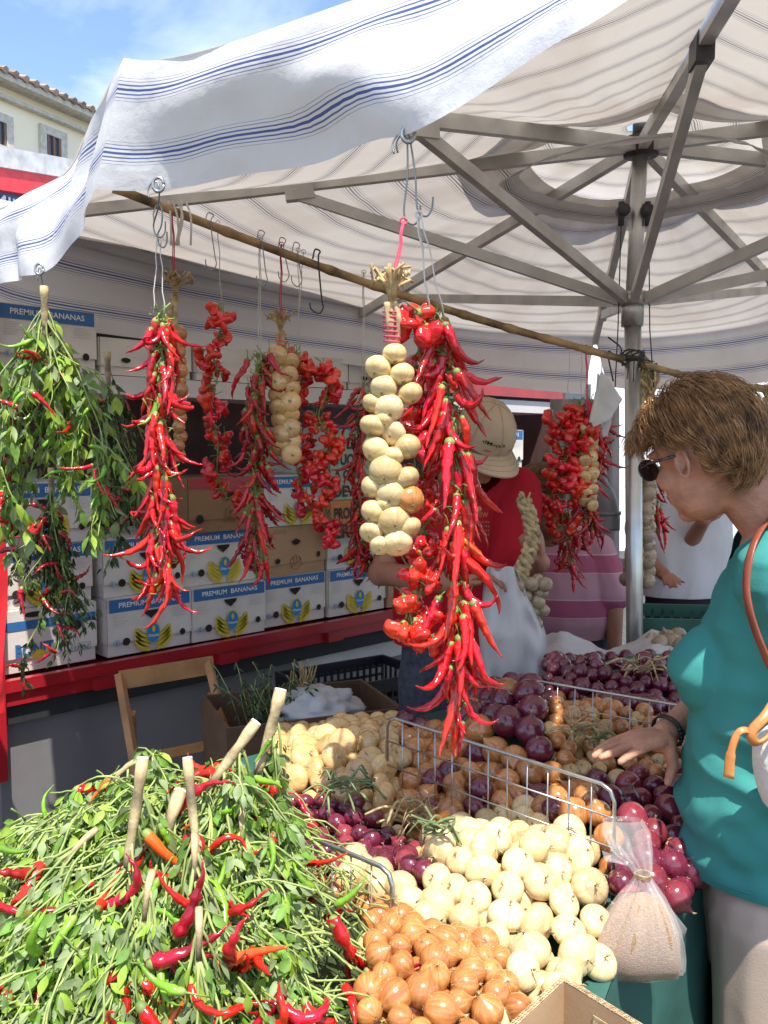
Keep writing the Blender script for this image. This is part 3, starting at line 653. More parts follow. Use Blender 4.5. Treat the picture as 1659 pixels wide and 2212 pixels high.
# ================================================================== produce meshes
random.seed(7)
def free_mesh(mb, name, mats):
    me = bpy.data.meshes.new(name); me.from_pydata([tuple(v) for v in mb.v], [], mb.f)
    for m in mats: me.materials.append(m)
    me.polygons.foreach_set('material_index', mb.m); me.polygons.foreach_set('use_smooth', [True]*len(mb.f)); me.update(); return me
def chilli_geo(L, r, curl, wr, seed, sides=9, rings=16):
    """hangs from the origin towards -Z"""
    rg = random.Random(seed); q = MB(); pts = []; rad = []; p = V(0, 0, 0); d = V(0, 0, -1); ax = V(math.cos(seed), math.sin(seed), 0)
    bend = curl/rings; tw = rg.uniform(-.25, .25)
    for i in range(rings+1):
        t = i/rings; pts.append(p.copy())
        prof = (.72+.28*min(1, t*9))*(1-max(0, t-.15)/.85)**.62 if t < 1 else .02
        rad.append(max(.0008, r*prof*(1+wr*(.13*math.sin(t*31+seed)+.10*math.sin(t*57+seed*2)))))
        ax = Matrix.Rotation(tw, 3, d) @ ax
        d = Matrix.Rotation(bend*(.5+t*1.2)*(1 if rg.random() < .9 else -.6), 3, ax) @ d; p = p+d*(L/rings)
    q.tube(pts, rad, sides)
    if wr: q.v = [tuple(Vector(v)+.10*wr*r*noise.noise_vector(Vector(v)*90+V(seed, 0, 0))*3) for v in q.v]
    q.tube([V(0, 0, .004), V(0, 0, 0), V(0, 0, -.005), V(0, 0, -.009)], [r*.35, r*.8, r*.92, r*.76], 8, 1)
    a = rg.uniform(0, 6.28); k = rg.uniform(.2, .9)
    s = [V(0, 0, .002), V(.004*math.cos(a), .004*math.sin(a), .012), V(.012*k*math.cos(a), .012*k*math.sin(a), .022), V(.024*k*math.cos(a), .024*k*math.sin(a), .028+rg.uniform(-.004, .012))]
    q.tube(s, [.0019, .0013, .0012, .0016], 5, 1)
    return q
CH = {}
for key, body, Lr, rr, cu, wr in (('red', 'red', (.085, .13), (.0066, .0092), (.3, 3.6), .9), ('dark', 'darkred', (.075, .11), (.0065, .0092), (.3, 3.0), 1.6), ('green', 'greenchilli', (.06, .09), (.005, .0075), (.3, 2.4), .5), ('orange', 'orange', (.09, .10), (.008, .0085), (.4, .7), .3)):
    CH[key] = [free_mesh(chilli_geo(random.uniform(*Lr), random.uniform(*rr), random.uniform(*cu), wr, i*3+len(key)), 'chilli', [M[body], M['stalkgreen']]) for i in range(12 if key == 'red' else 8)]
CH['big'] = [free_mesh(chilli_geo(random.uniform(.10, .145), random.uniform(.0088, .0118), random.uniform(.3, 2.6), .6, 50+i, 11, 22), 'chilli', [M['red'], M['stalkgreen']]) for i in range(14)]
def bishop_geo(seed):
    rg = random.Random(seed); q = MB(); nl = rg.choice((3, 4, 4)); ph0 = rg.uniform(0, 6)
    def fn(d):
        ph = math.atan2(d.y, d.x)+ph0; rho = math.hypot(d.x, d.y); lob = max(0, math.cos(nl*ph/2)**2)
        k = .62+.50*lob*rho**2*(1 if d.z < .5 else .6)-.18*(1-lob)*rho
        if d.z < -.5: k *= 1+.25*(1-rho)
        return k+.16*noise.noise(d*2.4+V(seed, 0, 0))+.07*noise.noise(d*6+V(seed, 1, 0))
    q.ell((0, 0, -.012), (.024, .024, .021), None, 22, 16, 0, fn)
    q.tube([V(0, 0, -.002), V(0, 0, .003)], [.009, .004], 8, 1); a = rg.uniform(0, 6)
    q.tube([V(0, 0, .002), V(.003*math.cos(a), .003*math.sin(a), .012), V(.014*math.cos(a), .014*math.sin(a), .024)], .0014, 5, 1); return q
BI = [free_mesh(bishop_geo(i), 'pepper', [M['bishop'], M['stalkgreen']]) for i in range(10)]
def onion_mat(name, c1, c2, streak=(.3, .12, .04), rough=.2):
    m, t, b, N, K = nodes(name)
    tc = N('ShaderNodeTexCoord'); sp = N('ShaderNodeSeparateXYZ'); K(tc.outputs['Object'], sp.inputs[0])
    at2 = N('ShaderNodeMath'); at2.operation = 'ARCTAN2'; K(sp.outputs[0], at2.inputs[0]); K(sp.outputs[1], at2.inputs[1])
    cb = N('ShaderNodeCombineXYZ'); K(at2.outputs[0], cb.inputs[0]); ms = N('ShaderNodeMath'); ms.operation = 'MULTIPLY'; ms.inputs[1].default_value = .15; K(sp.outputs[2], ms.inputs[0]); K(ms.outputs[0], cb.inputs[1])
    oi = N('ShaderNodeObjectInfo'); mr = N('ShaderNodeMath'); mr.operation = 'MULTIPLY'; mr.inputs[1].default_value = 37; K(oi.outputs['Random'], mr.inputs[0]); K(mr.outputs[0], cb.inputs[2])
    nz = N('ShaderNodeTexNoise'); nz.inputs['Scale'].default_value = 4.5; nz.inputs['Detail'].default_value = 1.5; K(cb.outputs[0], nz.inputs[0])
    n2 = N('ShaderNodeTexNoise'); n2.inputs['Scale'].default_value = 2.6; K(tc.outputs['Object'], n2.inputs[0])
    cr = N('ShaderNodeValToRGB'); cr.color_ramp.elements[0].position = .18; cr.color_ramp.elements[1].position = .74; cr.color_ramp.elements[0].color = (*c2, 1); cr.color_ramp.elements[1].color = (*c1, 1)
    mxn = N('ShaderNodeMath'); mxn.operation = 'MULTIPLY_ADD'; mxn.inputs[1].default_value = .82; K(nz.outputs[0], mxn.inputs[0]); h2 = N('ShaderNodeMath'); h2.operation = 'MULTIPLY'; h2.inputs[1].default_value = .18; K(n2.outputs[0], h2.inputs[0]); K(h2.outputs[0], mxn.inputs[2]); K(mxn.outputs[0], cr.inputs[0])
    # fine veins
    vn = N('ShaderNodeMath'); vn.operation = 'MULTIPLY'; vn.inputs[1].default_value = 22; K(at2.outputs[0], vn.inputs[0]); vs = N('ShaderNodeMath'); vs.operation = 'SINE'; K(vn.outputs[0], vs.inputs[0])
    vr = N('ShaderNodeMapRange'); vr.inputs[1].default_value = .70; vr.inputs[2].default_value = 1; vr.inputs[4].default_value = .2; K(vs.outputs[0], vr.inputs[0])
    mx = N('ShaderNodeMixRGB'); K(vr.outputs[0], mx.inputs[0]); K(cr.outputs[0], mx.inputs[1]); mx.inputs[2].default_value = (*streak, 1)
    h = N('ShaderNodeHueSaturation'); q = N('ShaderNodeMapRange'); q.inputs[3].default_value = .70; q.inputs[4].default_value = 1.12; K(oi.outputs['Random'], q.inputs[0]); K(q.outputs[0], h.inputs['Value']); K(mx.outputs[0], h.inputs['Color'])
    K(h.outputs[0], b.inputs['Base Color']); b.inputs['Roughness'].default_value = rough; b.inputs['Coat Weight'].default_value = .6; b.inputs['Coat Roughness'].default_value = .12
    bp = N('ShaderNodeBump'); bp.inputs['Strength'].default_value = .15; bp.inputs['Distance'].default_value = .004; K(n2.outputs[0], bp.inputs['Height']); K(bp.outputs[0], b.inputs['Normal'])
    b.inputs['Subsurface Weight'].default_value = .12; b.inputs['Subsurface Scale'].default_value = .01
    return m
OM = {'white': onion_mat('white_onion_skin', (.80, .65, .37), (.66, .42, .15), (.38, .22, .08)), 'brown': onion_mat('brown_onion_skin', (.64, .29, .085), (.32, .085, .02), (.20, .06, .02)),
      'flat': onion_mat('yellow_onion_skin', (.70, .48, .21), (.52, .28, .09), (.3, .13, .04)), 'redo': onion_mat('red_onion_skin', (.17, .02, .045), (.09, .008, .022), (.05, .005, .01)),
      'pink': onion_mat('pink_onion_skin', (.30, .045, .06), (.17, .018, .03), (.12, .01, .02)), 'pale': onion_mat('pale_onion_skin', (.76, .59, .28), (.60, .36, .12), (.45, .36, .18), .25),
      'garlic': onion_mat('garlic_skin', (.42, .32, .20), (.28, .18, .10), (.26, .13, .10), .6)}
def onion_geo(seed, flat=.86, neck=.25, roots=True):
    """unit radius, neck to +Z"""
    rg = random.Random(seed); q = MB(); pr = []
    n = 15
    for i in range(n+1):
        t = i/n; a = math.pi*t; r = math.sin(a); z = -math.cos(a)*flat
        if t > .82: r = max(r*.8, .10*(1-(t-.82)*3)); z = z+neck*((t-.82)/.18)**1.5
        if flat < .75: z += (-.20 if z > 0 else .10)*math.exp(-(r/.42)**2)
        pr.append((max(.001, r), z))
    pr[0] = (.001, -flat*.95); q.lathe(pr, 22)
    off = V(rg.uniform(0, 9), 0, seed)
    q.v = [tuple(Vector(v)*(1+.035*noise.noise(Vector(v)*1.1+off)+.008*math.sin(9*math.atan2(v[1], v[0])+seed))) for v in q.v]
    # dry tip
    for k in range(4):
        a = rg.uniform(0, 6.28); q.tube([V(0, 0, flat+neck*.7), V(.05*math.cos(a), .05*math.sin(a), flat+neck+.1), V(.16*math.cos(a), .16*math.sin(a), flat+neck+rg.uniform(.12, .3))], [.06, .045, .01], 4, 1)
    if roots:
        for k in range(16):
            a = rg.uniform(0, 6.28); e = rg.uniform(.05, .17); q.tube([V(.03*math.cos(a), .03*math.sin(a), -flat*.93), V(e*math.cos(a), e*math.sin(a), -flat-.03), V(e*1.4*math.cos(a+.4), e*1.4*math.sin(a+.4), -flat-rg.uniform(-.02, .07))], [.02, .016, .008], 3, 1)
    return q
ON = {}
for k, (fl, nk) in {'white': (.73, .16), 'brown': (.92, .32), 'flat': (.62, .1), 'redo': (.88, .28), 'pink': (.95, .3), 'pale': (.8, .25)}.items():
    ON[k] = [free_mesh(onion_geo(i*7+len(k), fl*random.uniform(.9, 1.1), nk), 'onion', [OM[k], M['raffia']]) for i in range(6)]
def garlic_geo(seed):
    q = MB(); f = lambda d: 1+.10*abs(math.cos(4.5*math.atan2(d.y, d.x)+seed))*math.hypot(d.x, d.y)-.06*noise.noise(d*3+V(seed, 0, 0))
    q.ell((0, 0, 0), (1, 1, .85), None, 27, 12, 0, f); q.tube([V(0, 0, .7), V(.02, 0, 1.0), V(.08, .03, 1.5)], [.35, .18, .13], 8, 0)
    for k in range(10): a = k*.63; q.tube([V(.05*math.cos(a), .05*math.sin(a), -.8), V(.2*math.cos(a), .2*math.sin(a), -.93)], .04, 3, 1)
    return q
ON['garlic'] = [free_mesh(garlic_geo(i), 'garlic_bulb', [OM['garlic'], M['raffia']]) for i in range(5)]
def rot_to(d, spin=0.0, axis='-Z'):
    """rotation taking local axis to direction d"""
    return Vector(d).to_track_quat(axis, 'X' if axis.endswith('Z') else 'Z') @ Quaternion(V(0, 0, 1), spin)
def rand_q():
    u = [random.gauss(0, 1) for _ in range(4)]; return Quaternion(u).normalized()
# ================================================================== hanging strings
def hook(a, b, label, r=.0016, parent=None, mt='wire', name='hook', wide=.02):
    """S-hook wire between two world points"""
    a = Vector(a); b = Vector(b); m_ = a.lerp(b, .5); w_ = wide
    pts = [a+V(-w_*.9, -.004, -.022), a+V(-w_, 0, -.004), a+V(-w_*.5, 0, .012), a+V(.0, 0, .008), a+V(w_*.15, 0, -.01), m_+V(.002, 0, 0), b+V(-w_*.2, 0, .014), b+V(.0, 0, -.006), b+V(w_*.6, 0, -.012), b+V(w_, 0, .0), b+V(w_*1.1, -.004, .02)]
    q = MB(); q.tube(crom(pts, 5), r, 6)
    return q.build(name, M[mt], parent, label=label, cat='hook' if label else None, group='wire hooks on the cane and hem' if label else None)
def cord(q, a, b, r=.0012, mi=0, slack=0): 
    a = Vector(a); b = Vector(b); q.tube([a.lerp(b, t/6)+V(0.002*math.sin(t*2.1), 0, -slack*math.sin(math.pi*t/6)) for t in range(7)], r, 5, mi)
def top_cord(root, top, anchor, mt, two=.0, r=.0013):
    q = MB()
    if two: cord(q, top+V(-two, 0, 0), anchor+V(-two*.3, 0, 0), r); cord(q, top+V(two, 0, 0), anchor+V(two*.3, 0, 0), r)
    else: cord(q, top, anchor, r)
    q.tube([anchor+V(.006*math.cos(a), 0, .006*math.sin(a)) for a in [i*.7 for i in range(10)]], r, 4); q.build('cord', M[mt], root)
def chilli_string(path, n, kinds, label, group, spread=.03, sc=1.0, cordto=None, mt='twine', two=.014, stalkn=1.0, tilt=(15, 60), facing=None, cat='chilli string', shape=lambda t: 1, odd=None):
    path = resample(crom(path, 6), 60); root = thing('chilli_string', path[0], label, cat, group)
    q = MB(); q.tube([p+V(.003*math.sin(i*.9), .003*math.cos(i*1.3), 0) for i, p in enumerate(path)], .0022*sc, 5)
    for i in range(int(n*1.1*stalkn)):
        p = path[min(59, int(59*random.random()))]; a = rnd(0, 6.28); d = V(math.cos(a), math.sin(a), rnd(-.2, .9)).normalized(); l = rnd(.014, .034)*sc
        q.tube([p, p+d*l*.6+V(0, 0, .002), p+d*l+V(rnd(-.004, .004), 0, rnd(-.006, .01))], [.0012*sc, .0010*sc, .0014*sc], 4)
        if random.random() < .35: q.tube([p, p+V(rnd(-.004, .004), rnd(-.004, .004), rnd(-.004, .004))], .0042*sc, 6)
    q.build('stalks', M['stalkgreen'], root)
    for i in range(n):
        t = (i+rnd(0, 1))/n*.93; p = path[int(59*t)]; a = rnd(0, 2*math.pi) if facing is None else facing+rnd(-1.9, 1.9)
        tl = R(rnd(*tilt))*(1-.25*t); d = V(math.sin(tl)*math.cos(a), math.sin(tl)*math.sin(a), -math.cos(tl)); off = V(math.cos(a), math.sin(a), 0)*spread*rnd(.1, 1)*shape(t)
        k = random.choices([k for k, _ in kinds], [w_ for _, w_ in kinds])[0]
        inst('chilli', random.choice(CH[k]), p+off, rot_to(d, rnd(0, 6.28)), sc*rnd(.78, 1.12), root)
    if cordto is not None: top_cord(root, path[0], cordto, mt, two)
    return root
def pepper_string(path, n, label, group, sc=1.0, spread=.02, cordto=None, mt='twine'):
    path = resample(crom(path, 6), 60); root = thing('pepper_string', path[0], label, 'pepper string', group)
    q = MB(); q.tube(path, .0018, 5)
    for i in range(n//2):
        p = random.choice(path); a = rnd(0, 6.28); q.tube([p, p+V(.03*math.cos(a), .03*math.sin(a), rnd(-.01, .025))], .0012, 4)
    q.build('stalks', M['stalkgreen'], root)
    for i in range(n):
        t = (i+.5)/n; p = path[int(59*t)]; a = rnd(0, 2*math.pi); tl = R(rnd(20, 110)); d = V(math.sin(tl)*math.cos(a), math.sin(tl)*math.sin(a), -math.cos(tl))
        inst('pepper', random.choice(BI), p+V(math.cos(a), math.sin(a), rnd(-.3, .3))*spread*rnd(.2, 1), rot_to(d, rnd(0, 6)), sc*rnd(.75, 1.2), root)
    if cordto is not None: top_cord(root, path[0], cordto, mt)
    return root
def tuft(q, c, r, h, n=26, mi=0):
    for i in range(n):
        a = rnd(0, 6.28); s = rnd(.1, 1); q.tube([c, c+V(r*.35*s*math.cos(a), r*.35*s*math.sin(a), h*.5), c+V(r*s*math.cos(a), r*s*math.sin(a), h*rnd(.6, 1)), c+V(r*1.3*s*math.cos(a+.3), r*1.3*s*math.sin(a+.3), h*rnd(.5, 1.05))], [.0035, .004, .0035, .002], 5, mi)
def onion_braid(spots, label, group, kind='white', top=None, tuftat=None, ties=None, cordto=None, name='onion_braid', cordmt='pinktwine', part='onion', cat='onion braid'):
    """spots: (x,y,z,r,kind,rootdir)"""
    root = thing(name, top, label, cat, group); q = MB()
    low = Vector(spots[-1][0])
    for k in range(3):
        pts = [Vector(top).lerp(low, i/30)+V(.007*math.cos(i*.8+k*2.1), .007*math.sin(i*.8+k*2.1)+.012, 0) for i in range(31)]; q.tube(pts, .006, 6)
    if tuftat is not None:
        tuft(q, Vector(tuftat[0]), tuftat[1], tuftat[2])
        for k in range(5): q.tube(crom([Vector(tuftat[0])+V(rnd(-.01, .01), rnd(-.01, .01), 0), Vector(tuftat[0]).lerp(Vector(top), .5)+V(rnd(-.012, .012), -.01, 0), Vector(top)+V(rnd(-.01, .01), 0, -.02)], 4), .0055, 6)
    q.build('braided_stems', M['raffia'], root)
    if ties:
        q = MB()
        for z0, z1, rr, nn in ties:
            a0 = Vector(z0); a1 = Vector(z1)
            q.tube([a0.lerp(a1, i/(nn*10))+V(rr*math.cos(i*.628), rr*math.sin(i*.628), 0) for i in range(nn*10)], .0016, 5)
        q.build('ribbon', M['pinktwine'], root)
    for p, r, k, d in spots: inst(part, random.choice(ON[k]), p, rot_to(d, rnd(0, 6)), r, root)
    if cordto is not None: top_cord(root, Vector(tuftat[0])+V(0, 0, tuftat[2]*.3) if tuftat else top, cordto, cordmt, .003, .0016)
    return root
SG = 'red chilli strings hung from the parasol'
# -- front, sunlit
Yb = 1.575
chilli_string([at(945, 690, Yb), at(962, 800, Yb), at(975, 900, Yb-.01), at(990, 1050, Yb-.02), at(980, 1200, Yb-.02), at(990, 1350, Yb-.02), at(1000, 1480, Yb-.01), at(988, 1530, Yb)], 82, [('big', 10)],
    'long string of big glossy red chillies with one orange chilli, hanging sunlit in the centre', SG, spread=.019, sc=.98, cordto=at(905, 462, Yb), tilt=(3, 34), two=.012, shape=lambda t: .7+.6*math.sin(math.pi*t))
big = [o for o in bpy.data.objects if o.name.startswith('chilli_string')][-1]
# a few hand-placed fruits that give the string its outline
for (px, py, ex, ey, k, sc) in ((985, 800, 1062, 895, 'big', 1.05), (1000, 900, 1040, 1000, 'big', 1.0), (960, 700, 1005, 800, 'big', 1.1), (1000, 1165, 1062, 1222, 'orange', 1.0), (1000, 1205, 1095, 1285, 'big', 1.1), (995, 1180, 1030, 1290, 'big', 1),
        (975, 1440, 945, 1545, 'big', 1.05), (990, 1450, 990, 1540, 'big', 1.0), (1020, 1300, 1075, 1410, 'big', 1.1), (1015, 1380, 1080, 1490, 'big', 1.0), (985, 1560, 980, 1668, 'big', 1.15), (1005, 1520, 1045, 1600, 'big', .95), (1000, 1560, 990, 1640, 'big', 1.0), (940, 1100, 890, 1150, 'big', .9), (950, 1290, 900, 1400, 'big', 1.1), (960, 1340, 905, 1350, 'big', 1.0), (1000, 1440, 1035, 1520, 'big', .9)):
    a = at(px, py, Yb-.03); b = at(ex, ey, Yb-.05); inst('chilli', random.choice(CH[k][:5] if k == 'big' else CH[k]), a, rot_to(b-a, rnd(0, 6.28)), sc*(b-a).length/.115, big)
pepper_string([at(925, 665, Yb+.03), at(903, 700, Yb+.03), at(905, 760, Yb+.04), at(915, 850, Yb+.04), at(905, 940, Yb+.03), at(915, 1050, Yb+.04), at(915, 1150, Yb+.04), at(915, 1230, Yb), at(905, 1290, Yb-.02), at(880, 1330, Yb-.02), at(915, 1370, Yb-.03), at(955, 1375, Yb-.03)], 26,
    'crumpled lobed red peppers hanging sunlit between the big onions and the long chillies', 'strings of lobed red peppers', sc=1.12, spread=.016, cordto=at(905, 465, Yb))
pr = [o for o in bpy.data.objects if o.name.startswith('pepper_string')][-1]
for (px, py, s) in ((878, 700, 1.5), (915, 705, 1.6), (895, 675, 1.4), (865, 1290, 1.3), (885, 1340, 1.4), (935, 1340, 1.3), (925, 1385, 1.2), (890, 965, 1.5), (885, 985, 1.2), (893, 1250, 1.5), (880, 1225, 1.2)):
    inst('pepper', random.choice(BI), at(px+8, py, Yb-.02), rand_q(), s*.8, pr)
Yo = 1.54; s_ = []
for (px, py, r, k, dx) in ((817, 795, 27, 'pale', -.3), (852, 765, 24, 'pale', .1), (868, 808, 25, 'pale', .2), (886, 850, 25, 'pale', .4), (829, 838, 27, 'white', -.2), (805, 872, 22, 'pale', -.6), (840, 882, 30, 'white', .2), (806, 920, 27, 'pale', -.3), (848, 935, 27, 'white', -.6),
        (812, 972, 29, 'pale', -.5), (880, 965, 27, 'pale', .5), (833, 1018, 34, 'pale', -.1), (876, 1035, 29, 'pale', .6), (805, 1052, 24, 'pale', -.6), (843, 1068, 31, 'white', -.1), (884, 1080, 30, 'brown', .5), (807, 1105, 26, 'pale', -.4), (850, 1125, 34, 'pale', .2), (882, 1140, 27, 'pale', .6), (802, 1150, 24, 'white', -.4), (858, 1172, 31, 'white', .3), (822, 1178, 22, 'white', -.2), (832, 1090, 20, 'pale', 0), (850, 985, 22, 'pale', 0), (830, 905, 20, 'pale', 0)):
    rr = r/F*Yo*1.1; s_.append((at(px, py, Yo-.012+.012*abs(dx)), rr, 'white' if k == 'x' else k, V(dx*.7, -1 if k != 'pale' or r > 30 else -.4, -.55+rnd(-.2, .2)).normalized()))
onion_braid(s_, 'braid of big pale yellow onions with pink ribbon ties, hanging sunlit in front', 'onion braids hung from the parasol', top=at(850, 735, Yo), tuftat=(at(848, 655, Yo), .036, .06), ties=[(at(846, 668, Yo), at(849, 742, Yo), .015, 7)], cordto=at(872, 478, Yb))
# -- second column under the left eyelet
chilli_string([at(343, 680, 1.98), at(350, 800, 1.98), at(345, 900, 1.98), at(352, 1050, 1.98), at(352, 1180, 1.98), at(360, 1300, 1.98)], 99, [('red', 9), ('dark', 1), ('green', .2)], 'long string of thin red chillies hanging sunlit under the left eyelet of the canopy', SG, spread=.022, sc=1.16, cordto=at(343, 525, 1.97), tilt=(3, 40), two=.012)
# -- shaded strings on the cane
def cane_pt(px): 
    A, B = W(245, 405, 2.42), W(1345, 776, 3.06); return min((A.lerp(B, i/400) for i in range(401)), key=lambda p: abs(topx(p)[0]-px))
def braid_spots(px, py0, py1, Y, rpx, kind, cols=2, wob=0, step=1.35):
    o = []; y = py0; i = 0
    while y < py1:
        for c in range(cols):
            dx = ((c-(cols-1)/2)*rpx*1.15)+rnd(-3, 3); o.append((at(px+dx+wob*(y-py0), y+(c % 2)*rpx*.7, Y+.015*((c+i) % 2)), rpx/F*Y*rnd(.95, 1.15), kind, V(dx*.02+rnd(-.3, .3), -.9, rnd(-.7, .1)).normalized()))
        y += rpx*step; i += 1
    return o
onion_braid(braid_spots(387, 720, 985, 2.62, 15, 'brown', 1), 'thin braid of small brown onions directly behind the left sunlit chilli string', 'onion braids hung from the parasol', top=at(374, 700, 2.62), tuftat=(at(378, 640, 2.62), .05, .07), ties=[(at(372, 655, 2.62), at(373, 690, 2.62), .012, 4)], cordto=cane_pt(372))
pepper_string([at(478, 662, 2.78), at(478, 705, 2.78), at(458, 760, 2.78), at(470, 810, 2.78), at(455, 880, 2.78), at(470, 950, 2.78), at(470, 1030, 2.78), at(492, 1080, 2.78)], 38, 'lobed red peppers hanging alone in the shade, left of the dark chilli string', 'strings of lobed red peppers', sc=1.12, spread=.03, cordto=cane_pt(470))
chilli_string([at(560, 768, 2.72), at(556, 850, 2.72), at(550, 1000, 2.72), at(552, 1120, 2.72), at(552, 1250, 2.72)], 92, [('red', 3), ('dark', 5)], 'bushy string of dark red chillies hanging in the shade left of the small onion braid', SG, spread=.045, sc=1.12, cordto=cane_pt(563), tilt=(8, 42), two=.004)
onion_braid(braid_spots(612, 768, 990, 2.74, 21, 'flat', 2, .04), 'double braid of small yellow onions hanging in the shade from a red cord', 'onion braids hung from the parasol', top=at(610, 740, 2.74), tuftat=(at(606, 715, 2.74), .045, .06), ties=[(at(607, 722, 2.74), at(608, 748, 2.74), .015, 3)], cordto=cane_pt(608))
pepper_string([at(640, 755, 2.8), at(660, 800, 2.8), at(700, 790, 2.8), at(705, 850, 2.8), at(688, 900, 2.8), at(716, 960, 2.8), at(690, 1010, 2.8), at(700, 1060, 2.8), at(700, 1120, 2.8), at(718, 1170, 2.8)], 50, 'right strand of lobed red peppers looping beside the small onion braid in the shade', 'strings of lobed red peppers', sc=1.1, spread=.03, cordto=cane_pt(655))
pepper_string([at(648, 760, 2.84), at(640, 850, 2.84), at(655, 920, 2.84), at(640, 1000, 2.84), at(655, 1060, 2.84), at(675, 1110, 2.84)], 34, 'left strand of lobed red peppers close behind the small onion braid in the shade', 'strings of lobed red peppers', sc=1.05, spread=.03, cordto=cane_pt(645))
chilli_string([at(785, 840, 2.9), at(785, 950, 2.9), at(780, 1060, 2.9), at(785, 1160, 2.9), at(785, 1250, 2.9)], 88, [('red', 3), ('dark', 5)], 'narrow string of dark red chillies hanging in front of the lettered card signs', SG, spread=.04, sc=1.05, cordto=cane_pt(785), tilt=(10, 65), two=.004)
# -- right cluster on the cane
pepper_string([at(1225, 885, 3.1), at(1222, 960, 3.1), at(1218, 1040, 3.1), at(1215, 1120, 3.1), at(1222, 1150, 3.1)], 46, 'lobed red peppers in the mixed bunch hanging before the woman in pink', 'strings of lobed red peppers', sc=1.25, spread=.055, cordto=cane_pt(1232))
pepper_string([at(1255, 870, 3.06), at(1252, 960, 3.06), at(1248, 1060, 3.06)], 26, 'right hand strand of lobed red peppers in the mixed bunch, beside the little onions', 'strings of lobed red peppers', sc=1.15, spread=.04, cordto=cane_pt(1257))
onion_braid(braid_spots(1272, 925, 1085, 3.04, 13, 'flat', 2), 'short braid of very small yellow onions inside the mixed pepper bunch near the pole', 'onion braids hung from the parasol', top=at(1270, 905, 3.04), cordto=cane_pt(1266))
chilli_string([at(1270, 870, 3.1), at(1278, 930, 3.1), at(1270, 1020, 3.1), at(1262, 1100, 3.1), at(1262, 1180, 3.1)], 78, [('red', 2), ('dark', 5)], 'dark red chillies trailing from the right side of the mixed pepper bunch near the pole', SG, spread=.045, sc=1.05, cordto=cane_pt(1266), tilt=(10, 65), two=.004, facing=-.6)
chilli_string([at(1232, 1150, 3.08), at(1228, 1230, 3.08)], 22, [('dark', 5)], 'few dark red chillies dangling lowest under the lobed peppers of the mixed bunch', SG, spread=.03, sc=1.0, cordto=at(1232, 1100, 3.08), tilt=(10, 45), two=.003)
def garlic_spots(px, py0, py1, Y, rpx, cols, step=1.1):
    o = []; y = py0
    while y < py1:
        for c in range(cols): o.append((at(px+(c-(cols-1)/2)*rpx*1.3+rnd(-4, 4), y+rnd(-4, 4)+(c % 2)*rpx*.5, Y+rnd(-.01, .01)), rpx/F*Y*rnd(.9, 1.1), 'garlic', V(rnd(-.8, .8), -.7, rnd(-.9, .3)).normalized()))
        y += rpx*step
    return o
onion_braid(garlic_spots(1386, 1000, 1245, 3.2, 17, 2)+[(at(1352, 1252, 3.2), .024, 'garlic', V(-.6, -.5, -.4))], 'long garlic braid hanging right against the metal pole beside the woman', 'garlic braids', top=at(1388, 930, 3.2), tuftat=(at(1388, 870, 3.2), .03, .07), cordto=at(1395, 790, 3.12), name='garlic_braid', part='garlic_bulb', cat='garlic braid', cordmt='twine')
q = MB()
for k in range(16): 
    c = at(1392+rnd(-16, 16), 850+rnd(-60, 20), 3.14); q.tube(crom([c, c+V(rnd(-.04, .04), rnd(-.02, .02), .05), c+V(rnd(-.04, .04), 0, -.03), c+V(rnd(-.03, .03), 0, -.1)], 5), rnd(.003, .006), 5)
q.build('raffia_knot', M['raffia'], None, label='knotted dry raffia tied round the cane just right of the pole', cat='raffia')
chilli_string([at(1418, 1010, 3.35), at(1416, 1090, 3.35), at(1420, 1150, 3.35)], 44, [('red', 5)], 'small string of red chillies behind the garlic braid, against the white shirt', SG, spread=.03, sc=.95, cordto=at(1412, 800, 3.16), tilt=(10, 50), two=.003)
onion_braid(braid_spots(1652, 900, 1075, 2.9, 15, 'flat', 2), 'yellow onion braid at the right edge behind the head of the woman in teal', 'onion braids hung from the parasol', top=at(1655, 880, 2.9), tuftat=(at(1655, 860, 2.9), .03, .04), cordto=at(1655, 830, 3.2))
# hooks
hook(at(876, 305, 1.59), at(878, 470, 1.6), 'long wire hook through the middle eyelet holding the big onion braid by its ribbon', .0017, wide=.022)
hook(at(884, 303, 1.6), at(905, 452, 1.6), 'second wire hook through the middle eyelet, holding the long chilli string', .0017, wide=.022)
hook(at(341, 405, 1.9), at(336, 500, 1.95), 'wire hook through the eyelet at the left corner of the canopy', .0017, wide=.02)
hook(at(348, 455, 1.95), at(344, 522, 1.96), 'lower wire hook looped into another above the left sunlit chilli string', .0017, wide=.016)
hook(at(88, 588, 2.48), at(92, 640, 2.5), 'short wire hook through the leftmost eyelet holding the green bunch', .0017, wide=.008)
for (px, py, lb) in ((455, 575, 'empty wire hook on the left third of the cane'), (640, 610, 'small empty hook beside the black one on the cane'), (686, 668, 'large empty black hook hanging from the middle of the cane'), (565, 610, 'thin empty hook on the cane above the dark chilli string'), (612, 600, 'empty wire hook on the cane above the red cord of the small onions')):
    a = cane_pt(px); b = at(px+3, py, a.y); q = MB(); w_ = .022 if px == 686 else .015
    q.tube(crom([a+V(-.012, -.014, -.01), a+V(-.006, -.004, .018), a+V(.008, .006, .014), a+V(.004, -.016, -.012), b+V(.008, 0, .03), b+V(.012, 0, .005), b+V(0, 0, -.012), b+V(-w_, 0, .0), b+V(-w_*1.2, 0, .018)], 5), .0026 if px == 686 else .0016, 6)
    q.build('hook', M['darkmetal'] if px == 686 else M['wire'], None, label=lb, cat='hook', group='wire hooks on the cane and hem')
q = MB()
